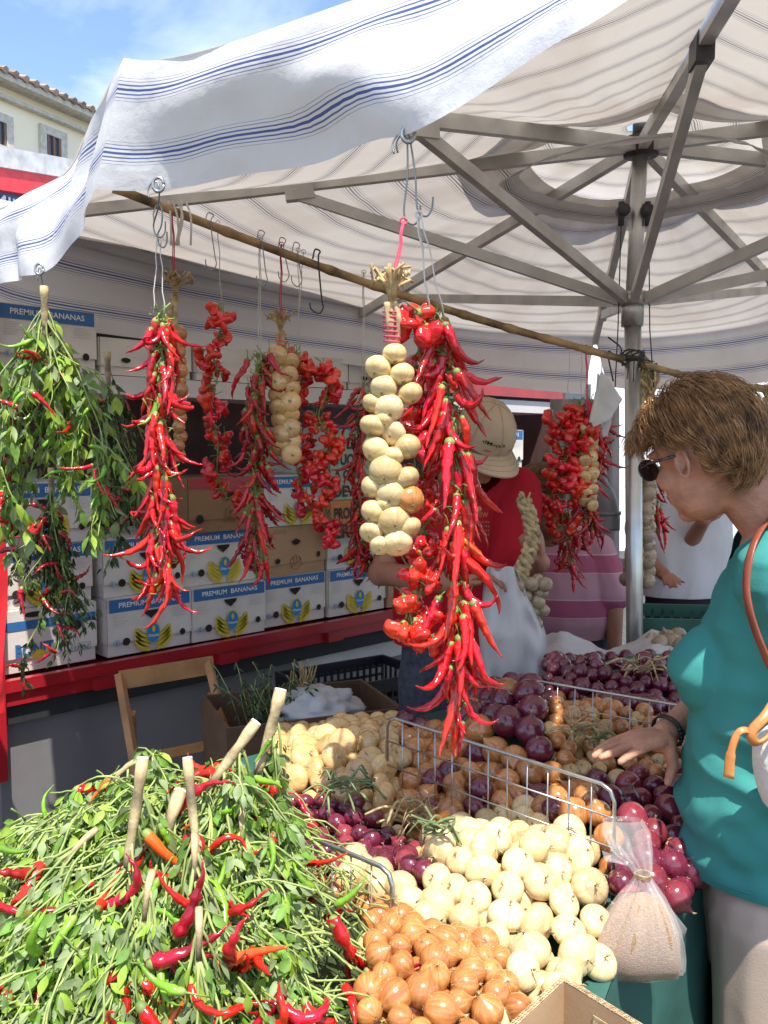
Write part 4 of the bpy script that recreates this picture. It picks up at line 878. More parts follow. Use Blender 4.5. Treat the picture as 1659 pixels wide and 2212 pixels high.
for k in range(5):
    a = cane_pt(378)+V(.012*k-.02, 0, .02); q.tube(crom([a, a+V(rnd(-.02, .02), -.02, -.05), a+V(rnd(-.03, .03), -.01, -.12)], 4), .003, 5)
q.build('raffia_knot', M['twine'], None, label='frayed pale strings tied round the cane above the left onion braid', cat='raffia')
# ================================================================== uprooted chilli plants
random.seed(21)
class Leaves(MB):
    def leaf(s, p, d, n, L, Wd, curl, mi):
        d = d.normalized(); sd = d.cross(n)
        if sd.length < 1e-4: sd = d.orthogonal()
        sd.normalize(); n = sd.cross(d).normalized(); c = []; prev = []
        ws = (.0, .75, 1.0, .62, .0); b = len(s.v)
        vs = []
        for i, w_ in enumerate(ws):
            t = i/4; q = p+d*(L*t)-n*(curl*L*t*t); vs += [q+sd*(w_*Wd/2)+n*(.18*w_*Wd), q, q-sd*(w_*Wd/2)+n*(.18*w_*Wd)]
        fs = []
        for i in range(4):
            a = i*3; fs += [(a, a+1, a+4, a+3), (a+1, a+2, a+5, a+4)]
        s.add(vs, fs, mi)
def grow(start, d, L, step, steer, jit):
    pts = [Vector(start)]; d = Vector(d).normalized(); n = max(3, int(L/step))
    for i in range(n):
        d = (d+steer(pts[-1], d)+V(rnd(-1, 1), rnd(-1, 1), rnd(-1, 1))*jit).normalized(); pts.append(pts[-1]+d*step)
    return pts
def over_rail(p):
    x, y = topx(p); return x > 640+(y-1780)*.42 and y > 1700 or x > 640
def chilli_plant(root, start, d0, stalkL, branches, steer, leaf_mi, nleaf, fruit, nfruit, leafL=(.013, .033), stalk_r=(.012, .008), twigL=(.12, .3), spreadv=(.5, .5, .3), cut=True, bL=(.18, .34), droop=.6, cl_=False):
    st = MB(); tw = MB(); lf = Leaves(); pts = grow(start, d0, stalkL, .02, (lambda p, d: V(0, 0, 0)) if cl_ and cut else (lambda p, d: steer(p+V(0, 0, .02), d)*.8), .03 if cut else .02)
    rr = [stalk_r[0]+(stalk_r[1]-stalk_r[0])*i/(len(pts)-1) for i in range(len(pts))]
    rr = [r*(1+.12*math.sin(i*2.3)) for i, r in enumerate(rr)]; st.tube(pts, rr, 9, 0)
    st.build('stalk', M['bark'], root)
    if cut:
        c = MB(); dd = (pts[0]-pts[1]).normalized(); c.tube([pts[0]+dd*.0005, pts[0]+dd*.0035], [rr[0]*.98, rr[0]*.9], 12); c.build('cut_end', M['cutwood'], root, False)
    fr = []; tips = []
    for b in range(branches):
        i = random.randint(int(len(pts)*.35), len(pts)-1); dd = (pts[-1]-pts[-2]).normalized()
        bd = (dd+V(rnd(-1, 1)*spreadv[0], rnd(-1, 1)*spreadv[1], rnd(-1, 1)*spreadv[2])).normalized()
        bp = grow(pts[i], bd, rnd(*bL), .02, steer, .13)
        if cl_:
            while len(bp) > 3 and over_rail(bp[-1]+V(-.03, 0, 0)): bp.pop()
        r0 = rnd(.0018, .0032)
        tw.tube(bp, [r0*(1-.55*k/len(bp)) for k in range(len(bp))], 6, 0); tips.append(bp)
        for t_ in range(random.randint(2, 4)):
            k = random.randint(1, len(bp)-1); bd2 = ((bp[k]-bp[k-1]).normalized()+V(rnd(-1, 1)*spreadv[0], rnd(-1, 1)*spreadv[1], rnd(-1, 1)*spreadv[2])).normalized()
            tp = grow(bp[k], bd2, rnd(*twigL), .016, steer, .22); tw.tube(tp, [.0021*(1-.5*j/len(tp)) for j in range(len(tp))], 5, 0); tips.append(tp)
    tw.build('twigs', M['stem'], root)
    allp = [(tp, j) for tp in tips for j in range(2, len(tp))]
    for _ in range(nleaf):
        tp, j = random.choice(allp); p = tp[j]
        if cl_ and over_rail(p): continue
        dd = (tp[j]-tp[j-1]).normalized()
        sd = (dd*.3+V(rnd(-1, 1), rnd(-1, 1), rnd(-.6, .6))*.8+V(0, 0, -droop)).normalized()
        pl = p+sd*rnd(.004, .014); tw.tube if False else None
        L_ = rnd(*leafL); lf.leaf(pl, sd, V(rnd(-1, 1), rnd(-1, .3), rnd(0, 1)).normalized(), L_, L_*rnd(.28, .55), rnd(-.2, .6), random.choices(range(len(leaf_mi)), [w_ for _, w_ in leaf_mi])[0])
    lf.build('leaves', [M[k] for k, _ in leaf_mi], root)
    for _ in range(nfruit):
        tp, j = random.choice(allp); k = random.choices([k for k, _ in fruit], [w_ for _, w_ in fruit])[0]
        inst('chilli', random.choice(CH[k]), tp[j]+V(rnd(-.012, .012), rnd(-.03, 0), rnd(-.005, .01)), rot_to(V(rnd(-1, 1), rnd(-.8, .4), rnd(-1.2, .5)).normalized(), rnd(0, 6)), rnd(.7, 1.1), root)
    return root
LG = 'chilli plants lying in the heap'
HC = V(-.34, 1.40, 0)
def S(x, y):  # foliage surface of the heap
    return .70+.315*math.exp(-(((x+.34)/.40)**2*(1.0 if x < -.34 else 1.55)+((y-1.42)/(.42 if y < 1.42 else .20))**2))+.02*noise.noise(V(x*7, y*7, 0))
def heap_steer(hh):
    def f(p, d):
        z = S(p.x, p.y)+hh; return V(0, 0, (z-p.z)*7-d.z*.25)
    return f
lm = [('leafA', 4), ('leafB', 5), ('leafC', 3.2)]
fk = [('red', 5), ('dark', 3), ('green', 5), ('orange', .25)]
heap = [  # cut end px, py, Y ; direction ; label
 (606, 1492, 1.50, (-.35, -.45, -.75), (.0105, .007), 'chilli plant whose tall pale cut stalk rises highest at the right of the heap'),
 (552, 1562, 1.52, (-.75, -.45, -.45), (.009, .007), 'chilli plant with a forked stalk pointing up right, second from the right in the heap'),
 (308, 1640, 1.40, (-.12, -.5, -.62), (.0085, .006), 'chilli plant with a thick upright pale stalk at the left of the heap'),
 (405, 1640, 1.38, (.10, -.5, -.66), (.0072, .005), 'chilli plant with a thin reddish topped stalk at the middle of the heap'),
 (388, 1712, 1.30, (-.10, -.5, -.45), (.010, .008), 'chilli plant with a short dark stalk and white cut end amid the heap'),
 (420, 1800, 1.18, (.15, -.7, -.2), (.008, .006), 'chilli plant spreading toward the wire frame in the middle of the heap'),
 (210, 1790, 1.25, (-.6, -.6, -.2), (.008, .006), 'chilli plant spreading left out of the picture over the heap edge'),
 (520, 1740, 1.32, (.15, -.65, -.25), (.008, .006), 'chilli plant with a bundle of dark red fruit at the right of the heap'),
 (330, 1880, 1.12, (-.1, -.8, -.1), (.007, .005), 'chilli plant at the front of the heap with broad leaves and orange tipped fruit'),
 (430, 1960, 1.08, (.15, -.8, -.15), (.007, .005), 'chilli plant lowest in the front of the heap towards the wire basket'),
 (300, 1640, 1.50, (-.9, -.25, -.1), (.006, .005), 'chilli plant at the back left with a bare arching twig and small leaves'),
]
for i, (px, py, Y, d, sr, lb) in enumerate(heap):
    if i < 5:
        ex, ey = ((555, 1700), (435, 1720), (268, 1900), (430, 1930), (352, 1810))[i]; eY = 1.6
        for k2 in range(300):
            pe = at(ex, ey, .95+k2*.003)
            if pe.z < S(pe.x, pe.y)+.042: eY = .95+k2*.003; break
        pe = at(ex, ey, eY); p = at(px, py, eY+.05); d = pe-p; SL = d.length
    else: p = at(px, py, Y)
    r = thing('chilli_plant', p, lb, 'chilli plant', LG)
    chilli_plant(r, p, d, SL if i < 5 else .05, 11, heap_steer(rnd(.0, .04)), lm, 2000, fk, 21, spreadv=(.95, .75, .2), stalk_r=sr if i < 5 else (.005, .004), cut=i < 5, cl_=True, bL=(.18, .36), twigL=(.1, .24))
# added dark sheet standing for undergrowth, fills the heap's inside
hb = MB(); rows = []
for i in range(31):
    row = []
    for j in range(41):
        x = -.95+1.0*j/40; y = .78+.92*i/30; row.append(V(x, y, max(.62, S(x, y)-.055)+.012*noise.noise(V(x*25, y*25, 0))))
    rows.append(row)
hb.grid(rows); hb.build('foliage_bed', M['leafD'], None, label='dark green crushed foliage bed under the heap of chilli plants', cat='foliage', kind='stuff')
fill = Leaves()
for _ in range(20000):
    x = rnd(-.9, -.02); y = rnd(.8, 1.68); z = S(x, y)-rnd(-.015, .05)
    if over_rail(V(x, y, z)): continue
    d = V(rnd(-1, 1), rnd(-1, .4), rnd(-.7, .4)); L_ = rnd(.012, .03)
    fill.leaf(V(x, y, z), d, V(rnd(-1, 1), rnd(-1, 1), 1).normalized(), L_, L_*rnd(.2, .5), rnd(-.3, .6), random.choice((0, 0, 1, 1, 2)))
for _ in range(1300):
    x = rnd(-.9, .02); y = rnd(.8, 1.6); p = V(x, y, S(x, y)-.01); pts = grow(p, (rnd(-.5, .5), -1, -.1), rnd(.06, .16), .016, heap_steer(.012), .3)
    fill.tube(pts, rnd(.0009, .0018), 4, 3)
fill.build('loose_foliage', [M['leafA'], M['leafB'], M['leafC'], M['stem']], None, label='loose wilted leaves and thin stems filling the heap of chilli plants', cat='foliage', kind='stuff')
# long bare twig reaching left
r = thing('bare_twig', at(270, 1800, 1.35), 'bare pale twig with a green fruit reaching out to the left edge over the heap', 'twig'); q = MB()
q.tube(crom([at(300, 1795, 1.38), at(200, 1812, 1.36), at(120, 1830, 1.35), at(30, 1845, 1.33), at(-40, 1846, 1.32)], 5), .0032, 6); q.tube(crom([at(40, 1844, 1.33), at(35, 1870, 1.33), at(38, 1905, 1.33)], 4), .0018, 5); q.build('twig', M['stem'], r)
inst('chilli', CH['green'][1], at(30, 1870, 1.33), rot_to(V(.3, 0, -1)), .8, r); inst('chilli', CH['red'][2], at(20, 1895, 1.32), rot_to(V(.6, 0, -1), 1), .9, r)
# signature red chillies seen on top of the heap
for (px, py, ex, ey, k, lb) in ((600, 1690, 555, 1785, 'dark', 'long wrinkled red chilli leaning against the stalk at the right of the heap'), (500, 1840, 560, 1850, 'red', 'curled red chilli lying on the middle right of the heap'), (590, 1800, 580, 1895, 'dark', 'fat wrinkled red chilli standing on the right of the heap'), (655, 1865, 735, 1870, 'red', 'red chilli poking out over the wire rail of the heap'),
        (395, 1900, 285, 1880, 'red', 'large red chilli lying across the heap with a yellow tip'), (350, 1915, 405, 1860, 'dark', 'dark red chilli crossing another in the middle of the heap'), (720, 1985, 785, 2150, 'dark', 'long wrinkled red chilli hanging off the right side of the heap'), (700, 1990, 745, 1940, 'dark', 'small red chilli above the long one at the right side of the heap'), (65, 1960, 62, 2060, 'red', 'upright red chilli near the left edge of the heap'), (240, 1680, 190, 1730, 'orange', 'orange red curved chilli at the upper left of the heap'), (410, 1950, 420, 2010, 'red', 'red chilli standing amid the leaves near the front middle')):
    Y = None
    for k2 in range(300):
        Yt = .9+k2*.003; p = at((px+ex)/2, (py+ey)/2, Yt)
        if p.z < S(p.x, p.y)+.03: Y = Yt; break
    Y = Y or 1.4; a = at(px, py, Y); b = at(ex, ey, Y-.02); inst('loose_chilli', random.choice(CH[k][:4]), a, rot_to(b-a, rnd(0, 6)), (b-a).length/.085, None, lb, 'chilli', 'single chillies lying on top of the heap')
# ---- hanging green bunches
hang = lambda g: (lambda p, d: V(0, 0, -g))
def bunch(px, py, Y, n, nl, lmx, fkx, nf, label, L=(.22, .42), sp=(.5, .25, .2), lean=(0, 0, -1), leafL=(.025, .05), tL=(.1, .26), g=.09):
    p = at(px, py, Y); r = thing('hanging_chilli_plant', p, label, 'chilli plant', 'chilli plants hung upside down')
    chilli_plant(r, p, lean, .14, n, hang(g), lmx, nl, fkx, nf, spreadv=sp, cut=False, bL=L, twigL=tL, stalk_r=(.011, .007), leafL=leafL, droop=.9); return r
bunch(95, 618, 2.4, 17, 900, [('leafA', 3), ('leafB', 4), ('leafC', 4)], [('green', 8), ('dark', 3), ('red', 2)], 50, 'sunlit green chilli plant hung upside down near the left edge, with red and green fruit', L=(.26, .50), sp=(.85, .25, .3), leafL=(.028, .055), g=.055)
bunch(-10, 690, 2.5, 9, 380, [('leafA', 4), ('leafB', 4), ('leafC', 2)], [('green', 5), ('dark', 6)], 40, 'chilli plant hung at the very left edge, half out of the picture', L=(.3, .6), sp=(.4, .2, .3))
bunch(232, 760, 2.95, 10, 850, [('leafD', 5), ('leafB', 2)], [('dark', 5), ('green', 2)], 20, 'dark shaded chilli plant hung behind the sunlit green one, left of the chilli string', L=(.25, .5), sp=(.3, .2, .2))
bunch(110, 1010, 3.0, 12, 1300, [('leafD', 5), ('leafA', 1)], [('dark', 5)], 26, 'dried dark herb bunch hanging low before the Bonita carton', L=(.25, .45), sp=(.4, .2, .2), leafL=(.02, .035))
# ---- leafy heap in the shade at the lower right, behind the woman's leg
def S2(x, y): return .36+.10*math.exp(-(((x-.72)/.25)**2+((y-1.75)/.35)**2))
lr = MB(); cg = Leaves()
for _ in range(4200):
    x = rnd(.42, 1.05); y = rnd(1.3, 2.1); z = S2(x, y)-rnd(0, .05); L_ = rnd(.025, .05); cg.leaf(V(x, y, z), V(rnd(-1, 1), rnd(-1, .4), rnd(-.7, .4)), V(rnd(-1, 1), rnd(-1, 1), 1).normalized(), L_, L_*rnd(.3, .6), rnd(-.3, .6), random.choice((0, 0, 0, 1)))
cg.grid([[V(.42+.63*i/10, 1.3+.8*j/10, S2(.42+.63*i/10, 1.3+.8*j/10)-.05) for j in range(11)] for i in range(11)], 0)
cg.build('shaded_foliage', [M['leafD'], M['leafA']], None, label='shaded leafy chilli heap in a low crate beside the leg of the woman in teal', cat='foliage', kind='stuff')  # dark leaf mix puts the shade into the foliage colour
for i in range(34):
    x = rnd(.5, .85); y = rnd(1.4, 2.0); inst('loose_chilli', random.choice(CH['red' if i % 3 else 'green']), V(x, y, S2(x, y)+.008), rot_to(V(rnd(-1, 1), rnd(-1, 1), -.2).normalized(), rnd(0, 6)), rnd(.6, .9), None, 'small chilli in the shaded leafy crate beside the leg of the woman in teal', 'chilli', 'chillies in the shaded crate')
# herbs poking out of the brown box
hr = thing('herb_bunch', at(560, 1640, 3.1), 'dark wilted herb bunch sticking out of the brown box with bent thin stems', 'herbs'); q = MB(); lf = Leaves()
for k in range(26):
    p = at(rnd(530, 640), 1600, 3.1); pts = grow(p, (rnd(-.5, .4), 0, 1), rnd(.15, .32), .02, lambda p, d: V(0, 0, -.05), .12); q.tube(pts, .0018, 4)
    for j in range(3, len(pts)): lf.leaf(pts[j], V(rnd(-1, 1), rnd(-1, 1), -.6), V(0, -1, .3), .03, .008, .3, 0)
q.build('stems', M['stem'], hr); lf.build('leaves', M['leafD'], hr)
tr = thing('straw_bundle', at(655, 1500, 3.15), 'upright brown straw bundle standing in the brown box behind the white sack', 'straw'); q = MB(); tuft(q, at(655, 1530, 3.15), .05, .16, 24); q.build('straws', M['raffia'], tr)
# table under the chilli heap
tb = MB(); tb.box((-.45, 1.22, .60), (1.0, .92, .03)); 
for x, y in ((-.9, .8), (-.02, .8), (-.9, 1.64), (-.02, 1.64)): tb.box((x, y, .29), (.05, .05, .58))
tb.build('trestle_table', M['rawood'], None, False, 'wooden trestle table carrying the heap of chilli plants', 'table')
# ================================================================== onion table
random.seed(33); np.random.seed(5)
humps = [  # x, y, amp, sx, sy
 (.20, 1.50, .115, .17, .115), (.16, 1.36, .03, .16, .12), (.02, 1.22, .085, .15, .16), (-.06, 2.02, .12, .20, .20), (.0, 1.72, .035, .14, .1), (.17, 1.90, .085, .18, .12),
 (.36, 2.10, .19, .17, .17), (.60, 2.15, .17, .22, .2), (.42, 1.72, .10, .12, .12), (.62, 1.9, .10, .14, .2), (.78, 2.50, .27, .35, .22)]
def H(x, y):
    z = 0*x
    for cx, cy, a, sx, sy in humps: z = np.maximum(z, a*np.exp(-(((x-cx)/sx)**2+((y-cy)/sy)**2)/2)) if not hasattr(x, 'dtype') or True else z
    return .765+z
TABLE = [(-.36, 1.75), (-.02, 1.42), (-.02, 1.02), (.20, 1.00), (.37, 1.36), (.60, 1.62), (1.5, 2.6), (1.1, 3.0), (.25, 2.75), (-.40, 2.25)]
def inside(P, x, y):
    c = False; n = len(P)
    for i in range(n):
        x1, y1 = P[i]; x2, y2 = P[(i+1) % n]
        if (y1 > y) != (y2 > y) and x < (x2-x1)*(y-y1)/(y2-y1)+x1: c = not c
    return c
# cloth: top follows the humps low, skirt falls to the ground
def cloth_z(x, y): return .75+max(0, float(H(np.float64(x), np.float64(y)))-.765-.055)
tb = thing('cloth_table', (.4, 1.9, 0), 'table under a dark green cloth carrying all the onion heaps', 'table')
cm = MB(); b = bmesh.new(); nx = 70
xs = np.linspace(-.45, 1.55, nx); ys = np.linspace(.95, 3.05, nx); idx = {}
def cid(i, j):
    if (i, j) not in idx: idx[(i, j)] = len(cm.v); cm.v.append((xs[i], ys[j], cloth_z(xs[i], ys[j])+.003*noise.noise(V(xs[i]*9, ys[j]*9, 0))))
    return idx[(i, j)]
for i in range(nx-1):
    for j in range(nx-1):
        if any(inside(TABLE, xs[i+a_], ys[j+b_]) for a_ in (0, 1) for b_ in (0, 1)): cm.f.append((cid(i, j), cid(i+1, j), cid(i+1, j+1), cid(i, j+1))); cm.m.append(0)
def clampP(x, y):
    if inside(TABLE, x, y): return x, y
    best = None
    for i in range(len(TABLE)):
        a = V(*TABLE[i], 0); c = V(*TABLE[(i+1) % len(TABLE)], 0); t = max(0, min(1, (V(x, y, 0)-a).dot(c-a)/(c-a).length_squared)); p = a.lerp(c, t); d = (p-V(x, y, 0)).length
        if best is None or d < best[0]: best = (d, p.x, p.y)
    return best[1:]
for (i, j), k in idx.items():
    x, y = clampP(xs[i], ys[j]); cm.v[k] = (x, y, cloth_z(x, y)+.003*noise.noise(V(x*9, y*9, 0)))
cm.build('table_top_cloth', M['greencloth'], tb)
sk = MB(); pts = []
n_ = len(TABLE)
for i in range(n_):
    a = V(*TABLE[i], 0); c = V(*TABLE[(i+1) % n_], 0); k = max(2, int((c-a).length/.02))
    pts += [a.lerp(c, j/k) for j in range(k)]
pts.append(pts[0]); cen = V(.45, 1.9, 0); rows = []
for lv in range(9):
    t = lv/8; row = []
    for i, p in enumerate(pts):
        d = (p-cen).normalized(); w_ = (.012+.03*t)*math.sin(i*.55+2*math.sin(i*.13))*t; row.append(p+d*(w_+(.010 if lv else .001))+V(0, 0, cloth_z(p.x, p.y)*(1-t)+.02*t-(.001 if lv == 0 else 0)))
    rows.append(row)
sk.grid(rows); sk.build('cloth_skirt', M['greencloth'], tb)
# ---- which onion where: pixel regions on the heap surface
REG = [ # polygon in picture units, kind mix, radius, label, group
 ([(940, 1760), (1000, 1728), (1130, 1712), (1250, 1770), (1290, 1900), (1290, 2030), (1215, 2110), (1130, 2080), (1060, 1990), (930, 1960), (850, 1920), (745, 1905), (725, 1850), (770, 1810), (850, 1840), (940, 1880)], [('white', 20), ('pink', .3)], .0280, 'pale flat onion in the big sunlit heap in the middle of the table', 'pale flat onions of the sunlit heap'),
 ([(690, 1880), (930, 1960), (1060, 1990), (1110, 2060), (1125, 2140), (1060, 2300), (640, 2300), (640, 1900)], [('brown', 14), ('white', 1)], .0208, 'coppery brown onion in the front sunlit heap behind the wire rail', 'brown onions of the front heap'),
 ([(600, 1560), (860, 1540), (870, 1750), (830, 1710), (720, 1690), (600, 1700)], [('flat', 8)], .031, 'large flat yellow onion in the shaded heap at the back left of the table', 'flat yellow onions at the back left'),
 ([(560, 1690), (760, 1690), (900, 1800), (960, 1870), (760, 1860), (600, 1850)], [('redo', 9), ('pink', 3)], .0195, 'small red onion in the low bundle between the yellow and the pale heaps', 'small red onions of the low bundle'),
 ([(760, 1690), (830, 1710), (880, 1780), (960, 1800), (960, 1870), (900, 1800)], [('flat', 8)], .013, 'very small yellow onion between the red bundle and the flat yellow heap', 'very small yellow onions'),
 ([(835, 1540), (1000, 1560), (1200, 1620), (1330, 1700), (1330, 1830), (1250, 1770), (1130, 1712), (940, 1770), (870, 1760)], [('brown', 9), ('redo', 2.5)], .028, 'brown or dark red onion behind the long wire basket side', 'onions behind the long wire side'),
 ([(990, 1490), (1130, 1450), (1190, 1500), (1190, 1640), (1240, 1670), (1100, 1610), (1000, 1570)], [('redo', 10), ('brown', 2)], .036, 'big dark purple onion heaped in the shade beyond the long wire side', 'big purple onions in the shade'),
 ([(1190, 1480), (1480, 1520), (1480, 1650), (1240, 1650), (1190, 1600)], [('flat', 3), ('brown', 5)], .020, 'small orange yellow onion behind the upper wire side near the hand', 'small orange onions behind the upper wire side'),
 ([(1240, 1640), (1560, 1600), (1560, 1980), (1330, 1980), (1330, 1700)], [('redo', 6), ('pink', 5), ('white', .8)], .028, 'reddish purple onion heaped under the outstretched hand of the woman in teal', 'purple onions under the hand'),
 ([(1180, 1400), (1600, 1400), (1600, 1530), (1180, 1480)], [('redo', 8)], .022, 'small dark purple onion in the far heap by the white paper', 'small purple onions by the paper'),
]
cand = []
X = np.random.uniform(-.42, 1.3, 60000); Yy = np.random.uniform(1.0, 2.9, 60000); Zz = H(X, Yy)
placed = []; P_ = np.zeros((0, 3)); R_ = np.zeros(0)
for n_i, (x, y, z) in enumerate(zip(X, Yy, Zz)):
    if not inside(TABLE, x, y): continue
    lay = .0 if n_i < 34000 else -.030
    px, py = topx((x, y, z+.02)); reg = None
    for r in REG:
        if inside(r[0], px, py): reg = r; break
    if reg is None: continue
    rad = reg[2]*random.uniform(.84, 1.13); zz = z+rad*.75+lay
    if zz < .752+rad*.68: zz = .752+rad*.68
    p = np.array([x, y, zz])
    if len(R_):
        d = np.sqrt(((P_-p)**2).sum(1)); 
        if (d < (R_+rad)*.72).any(): continue
    P_ = np.vstack([P_, p]); R_ = np.append(R_, rad); placed.append(reg)
# push apart a little
for it in range(40):
    D = P_[:, None, :]-P_[None, :, :]; dist = np.sqrt((D**2).sum(2))+1e-9; mn = (R_[:, None]+R_[None, :])*.79; ov = np.maximum(0, mn-dist); np.fill_diagonal(ov, 0)
    P_ += (D/dist[:, :, None]*(ov*.3)[:, :, None]).sum(1)
    P_[:, 2] = np.maximum(P_[:, 2]-.0006, .752+R_*.66)
cnt = {}
for (x, y, z), rad, reg in zip(P_, R_, placed):
    k = random.choices([k for k, _ in reg[1]], [w_ for _, w_ in reg[1]])[0]
    cnt[reg[4]] = cnt.get(reg[4], 0)+1
    if cnt[reg[4]] > 290: continue
    lb = reg[3]
    if k == 'pink' and 'flat onion' in lb: lb = 'pinkish onion among the pale flat ones of the sunlit heap'
    if k == 'white' and 'purple' in lb: lb = 'pale yellow onion lying among the purple ones near the tied bag'
    if k == 'white' and 'coppery' in lb: lb = 'pale onion mixed into the coppery front heap'
    if 'brown or dark red' in lb: lb = ('coppery brown' if k == 'brown' else 'dark red')+' onion in the shade behind the long wire side of the basket'
    if 'big dark purple' in lb and k == 'brown': lb = 'single coppery onion standing out among the big purple ones in the shade'
    q_ = rand_q() if k not in ('white', 'flat') else rot_to(V(rnd(-.9, .9), rnd(-1.2, -.1), rnd(-.1, 1.2)).normalized(), rnd(0, 6), 'Z')
    if k == 'redo' and rad < .0245: k2 = 'small_red_onion'
    else: k2 = None
    inst(k2 or {'white': 'pale_onion', 'brown': 'brown_onion', 'flat': 'yellow_onion', 'redo': 'red_onion', 'pink': 'pink_onion'}[k], random.choice(ON[k]), (x, y, z), q_, rad*(1.06 if k in ('white', 'flat') else 1), None, lb, 'onion', reg[4])
print('onions', cnt)
# dry leaves, straw and skins on the table
for (px, py, w_, lb, mi, num) in ((735, 1700, 60, 'dry green grey onion tops tied with pink string over the red bundle', 'leafB', 26), (900, 1760, 60, 'dry straw and onion tops in the dip between the heaps', 'raffia', 40), (930, 1790, 40, 'faded green onion tops lying beside the pale heap', 'leafB', 16), (1250, 1580, 45, 'pale dry onion tops hanging over the big purple onions', 'raffia', 26), (1310, 1600, 40, 'flattened green onion tops beside the hand', 'leafB', 16), (1390, 1440, 40, 'yellow onion stalks standing up in the far purple heap', 'raffia', 22)):
    q = MB(); Y = None
    for k in range(500):
        p = at(px, py, 1.2+k*.003)
        if p.z < float(H(p.x, p.y))+.05: Y = 1.2+k*.003; break
    for k in range(num):
        c = at(px+rnd(-w_, w_)*.5, py+rnd(-w_, w_)*.35, Y-.01); a = rnd(0, 6.28); l = rnd(.03, .08)
        q.tube(crom([c, c+V(math.cos(a)*l*.5, math.sin(a)*l*.4, rnd(0, .02)), c+V(math.cos(a)*l, math.sin(a)*l*.7, rnd(-.03, .03))], 4), rnd(.0012, .0035), 4, flat=.5)
    q.build('straw_tuft', M[mi], None, label=lb, cat='straw')
q = MB()
for (px, py) in ((1115, 2075), (1130, 2085), (1180, 2125), (1105, 2140), (1060, 2130)):
    p = atz(px, py, .757); q.tube(crom([p, p+V(.01, .008, .004), p+V(.022, -.006, .001)], 5), .0015, 4)
q.build('straw_bits', M['raffia'], None, label='few thin straw bits on the bare green cloth beside the pale heap', cat='straw')
# ---- wire basket sides
def wire_panel(A, B, drop, nvert, nhor, label, rtop=.0036, rw=.0017, postB=False, loc=None):
    A = Vector(A); B = Vector(B); r = thing('wire_panel', A.lerp(B, .5)-V(0, 0, drop), label, 'wire panel', 'wire basket sides on the table')
    q = MB(); dn = V(0, 0, -drop); d = (B-A).normalized(); c = .025
    q.tube([A+dn, A+V(0, 0, -c), A+d*c*.3+V(0, 0, -c*.3), A+d*c, B-d*c, B-d*c*.3+V(0, 0, -c*.3), B+V(0, 0, -c), B+dn], rtop, 8); q.tube([A+dn, B+dn], rtop, 8); q.build('rim', M['steel'], r)
    q = MB(); nn = (d.cross(V(0, 0, 1)))*.003
    for i in range(1, nvert): p = A.lerp(B, i/nvert); q.tube([p, p+dn], rw, 5)
    for i in range(1, nhor): p = V(0, 0, -drop*i/nhor)+nn; q.tube([A+p, B+p], rw, 5)
    q.build('mesh', M['steel'], r); return r
wire_panel(at(600, 1780, 1.56), at(848, 1882, 1.375), .33, 6, 4, 'thick railed wire side between the chilli heap and the brown onions', .0042, .0017)
wire_panel(at(836, 1546, 1.88), at(1328, 1702, 1.50), .21, 12, 4, 'long wire grid side crossing the middle of the table behind the pale onions', .0036, .0017)
wire_panel(at(1132, 1466, 2.16), at(1490, 1528, 1.92), .20, 9, 4, 'upper wire grid side in front of the small orange onions', .0032, .0015)
# ---- white paper behind
pp = MB(); rows = []
for i in range(15):
    row = []
    for j in range(21):
        px = 1160+330*j/20; py = 1478-95*i/14-20*math.sin(j*.5); Y = 2.55+.45*i/14; p = at(px, py, Y); row.append(p+V(0, 0, .03*noise.noise(V(i*.5, j*.5, 4))))
    rows.append(row)
pp.grid(rows); pp.build('paper_sheet', M['paper'], None, label='crumpled white wrapping paper spread behind the far purple onions', cat='paper')
for k, (px, py, Y) in enumerate(((1425, 1392, 2.9), (1452, 1386, 2.92), (1440, 1378, 2.95), (1470, 1394, 2.9), (1465, 1376, 2.96), (1410, 1384, 2.95))):
    inst('garlic_bulb', ON['garlic'][k % 5], at(px, py, Y), rand_q(), .03, None, 'garlic bulb in the small heap in front of the green crate', 'garlic', 'garlic bulbs before the green crate')
# ---- cardboard box in the foreground
Cc = at(1215, 2108, 1.20); La = (at(1035, 2230, 1.04)-Cc); La.z = 0; La.normalize(); Ra = (at(1430, 2235, 1.07)-Cc); Ra.z = 0; Ra.normalize()
fb = thing('cardboard_box', V(Cc.x, Cc.y-.2, Cc.z-.32), 'open cardboard box with corrugated rim in the near foreground', 'box')
def wall(a, d, L_, hgt, th, nm):
    n = d.cross(V(0, 0, 1)); n = n if n.y < 0 else -n
    q = MB(); k = 40; 
    vs = []
    for i in range(k+1):
        p = a+d*(L_*i/k); zt = -.001+.0015*noise.noise(V(i*.4, a.x*9, 0)); vs += [p+V(0, 0, zt), p+n*th+V(0, 0, zt), p+n*th+V(0, 0, -hgt), p+V(0, 0, -hgt)]
    fs = []; 
    for i in range(k):
        b = i*4; fs += [(b, b+4, b+5, b+1), (b+1, b+5, b+6, b+2), (b+2, b+6, b+7, b+3), (b+3, b+7, b+4, b)]
    q.add(vs, fs, 0); w_ = q.build('wall', M['card'], fb, False)
    q = MB()   # corrugation on the rim: two wavy layers
    for lay in (.25, .72):
        pts = [a+d*(L_*i/260)+n*(th*lay+th*.2*math.sin(i*1.25))+V(0, 0, .0012) for i in range(261)]; q.tube(pts, .0006, 4)
    for lay in (.02, .48, .97):
        q.tube([a+d*(L_*i/20)+n*(th*lay)+V(0, 0, .0012) for i in range(21)], .0007, 4)
    q.build('corrugated_rim', M['cardedge'], w_, False); return w_
wall(Cc, La, .40, .32, .008, 'l'); wall(Cc, Ra, .36, .32, .008, 'r')
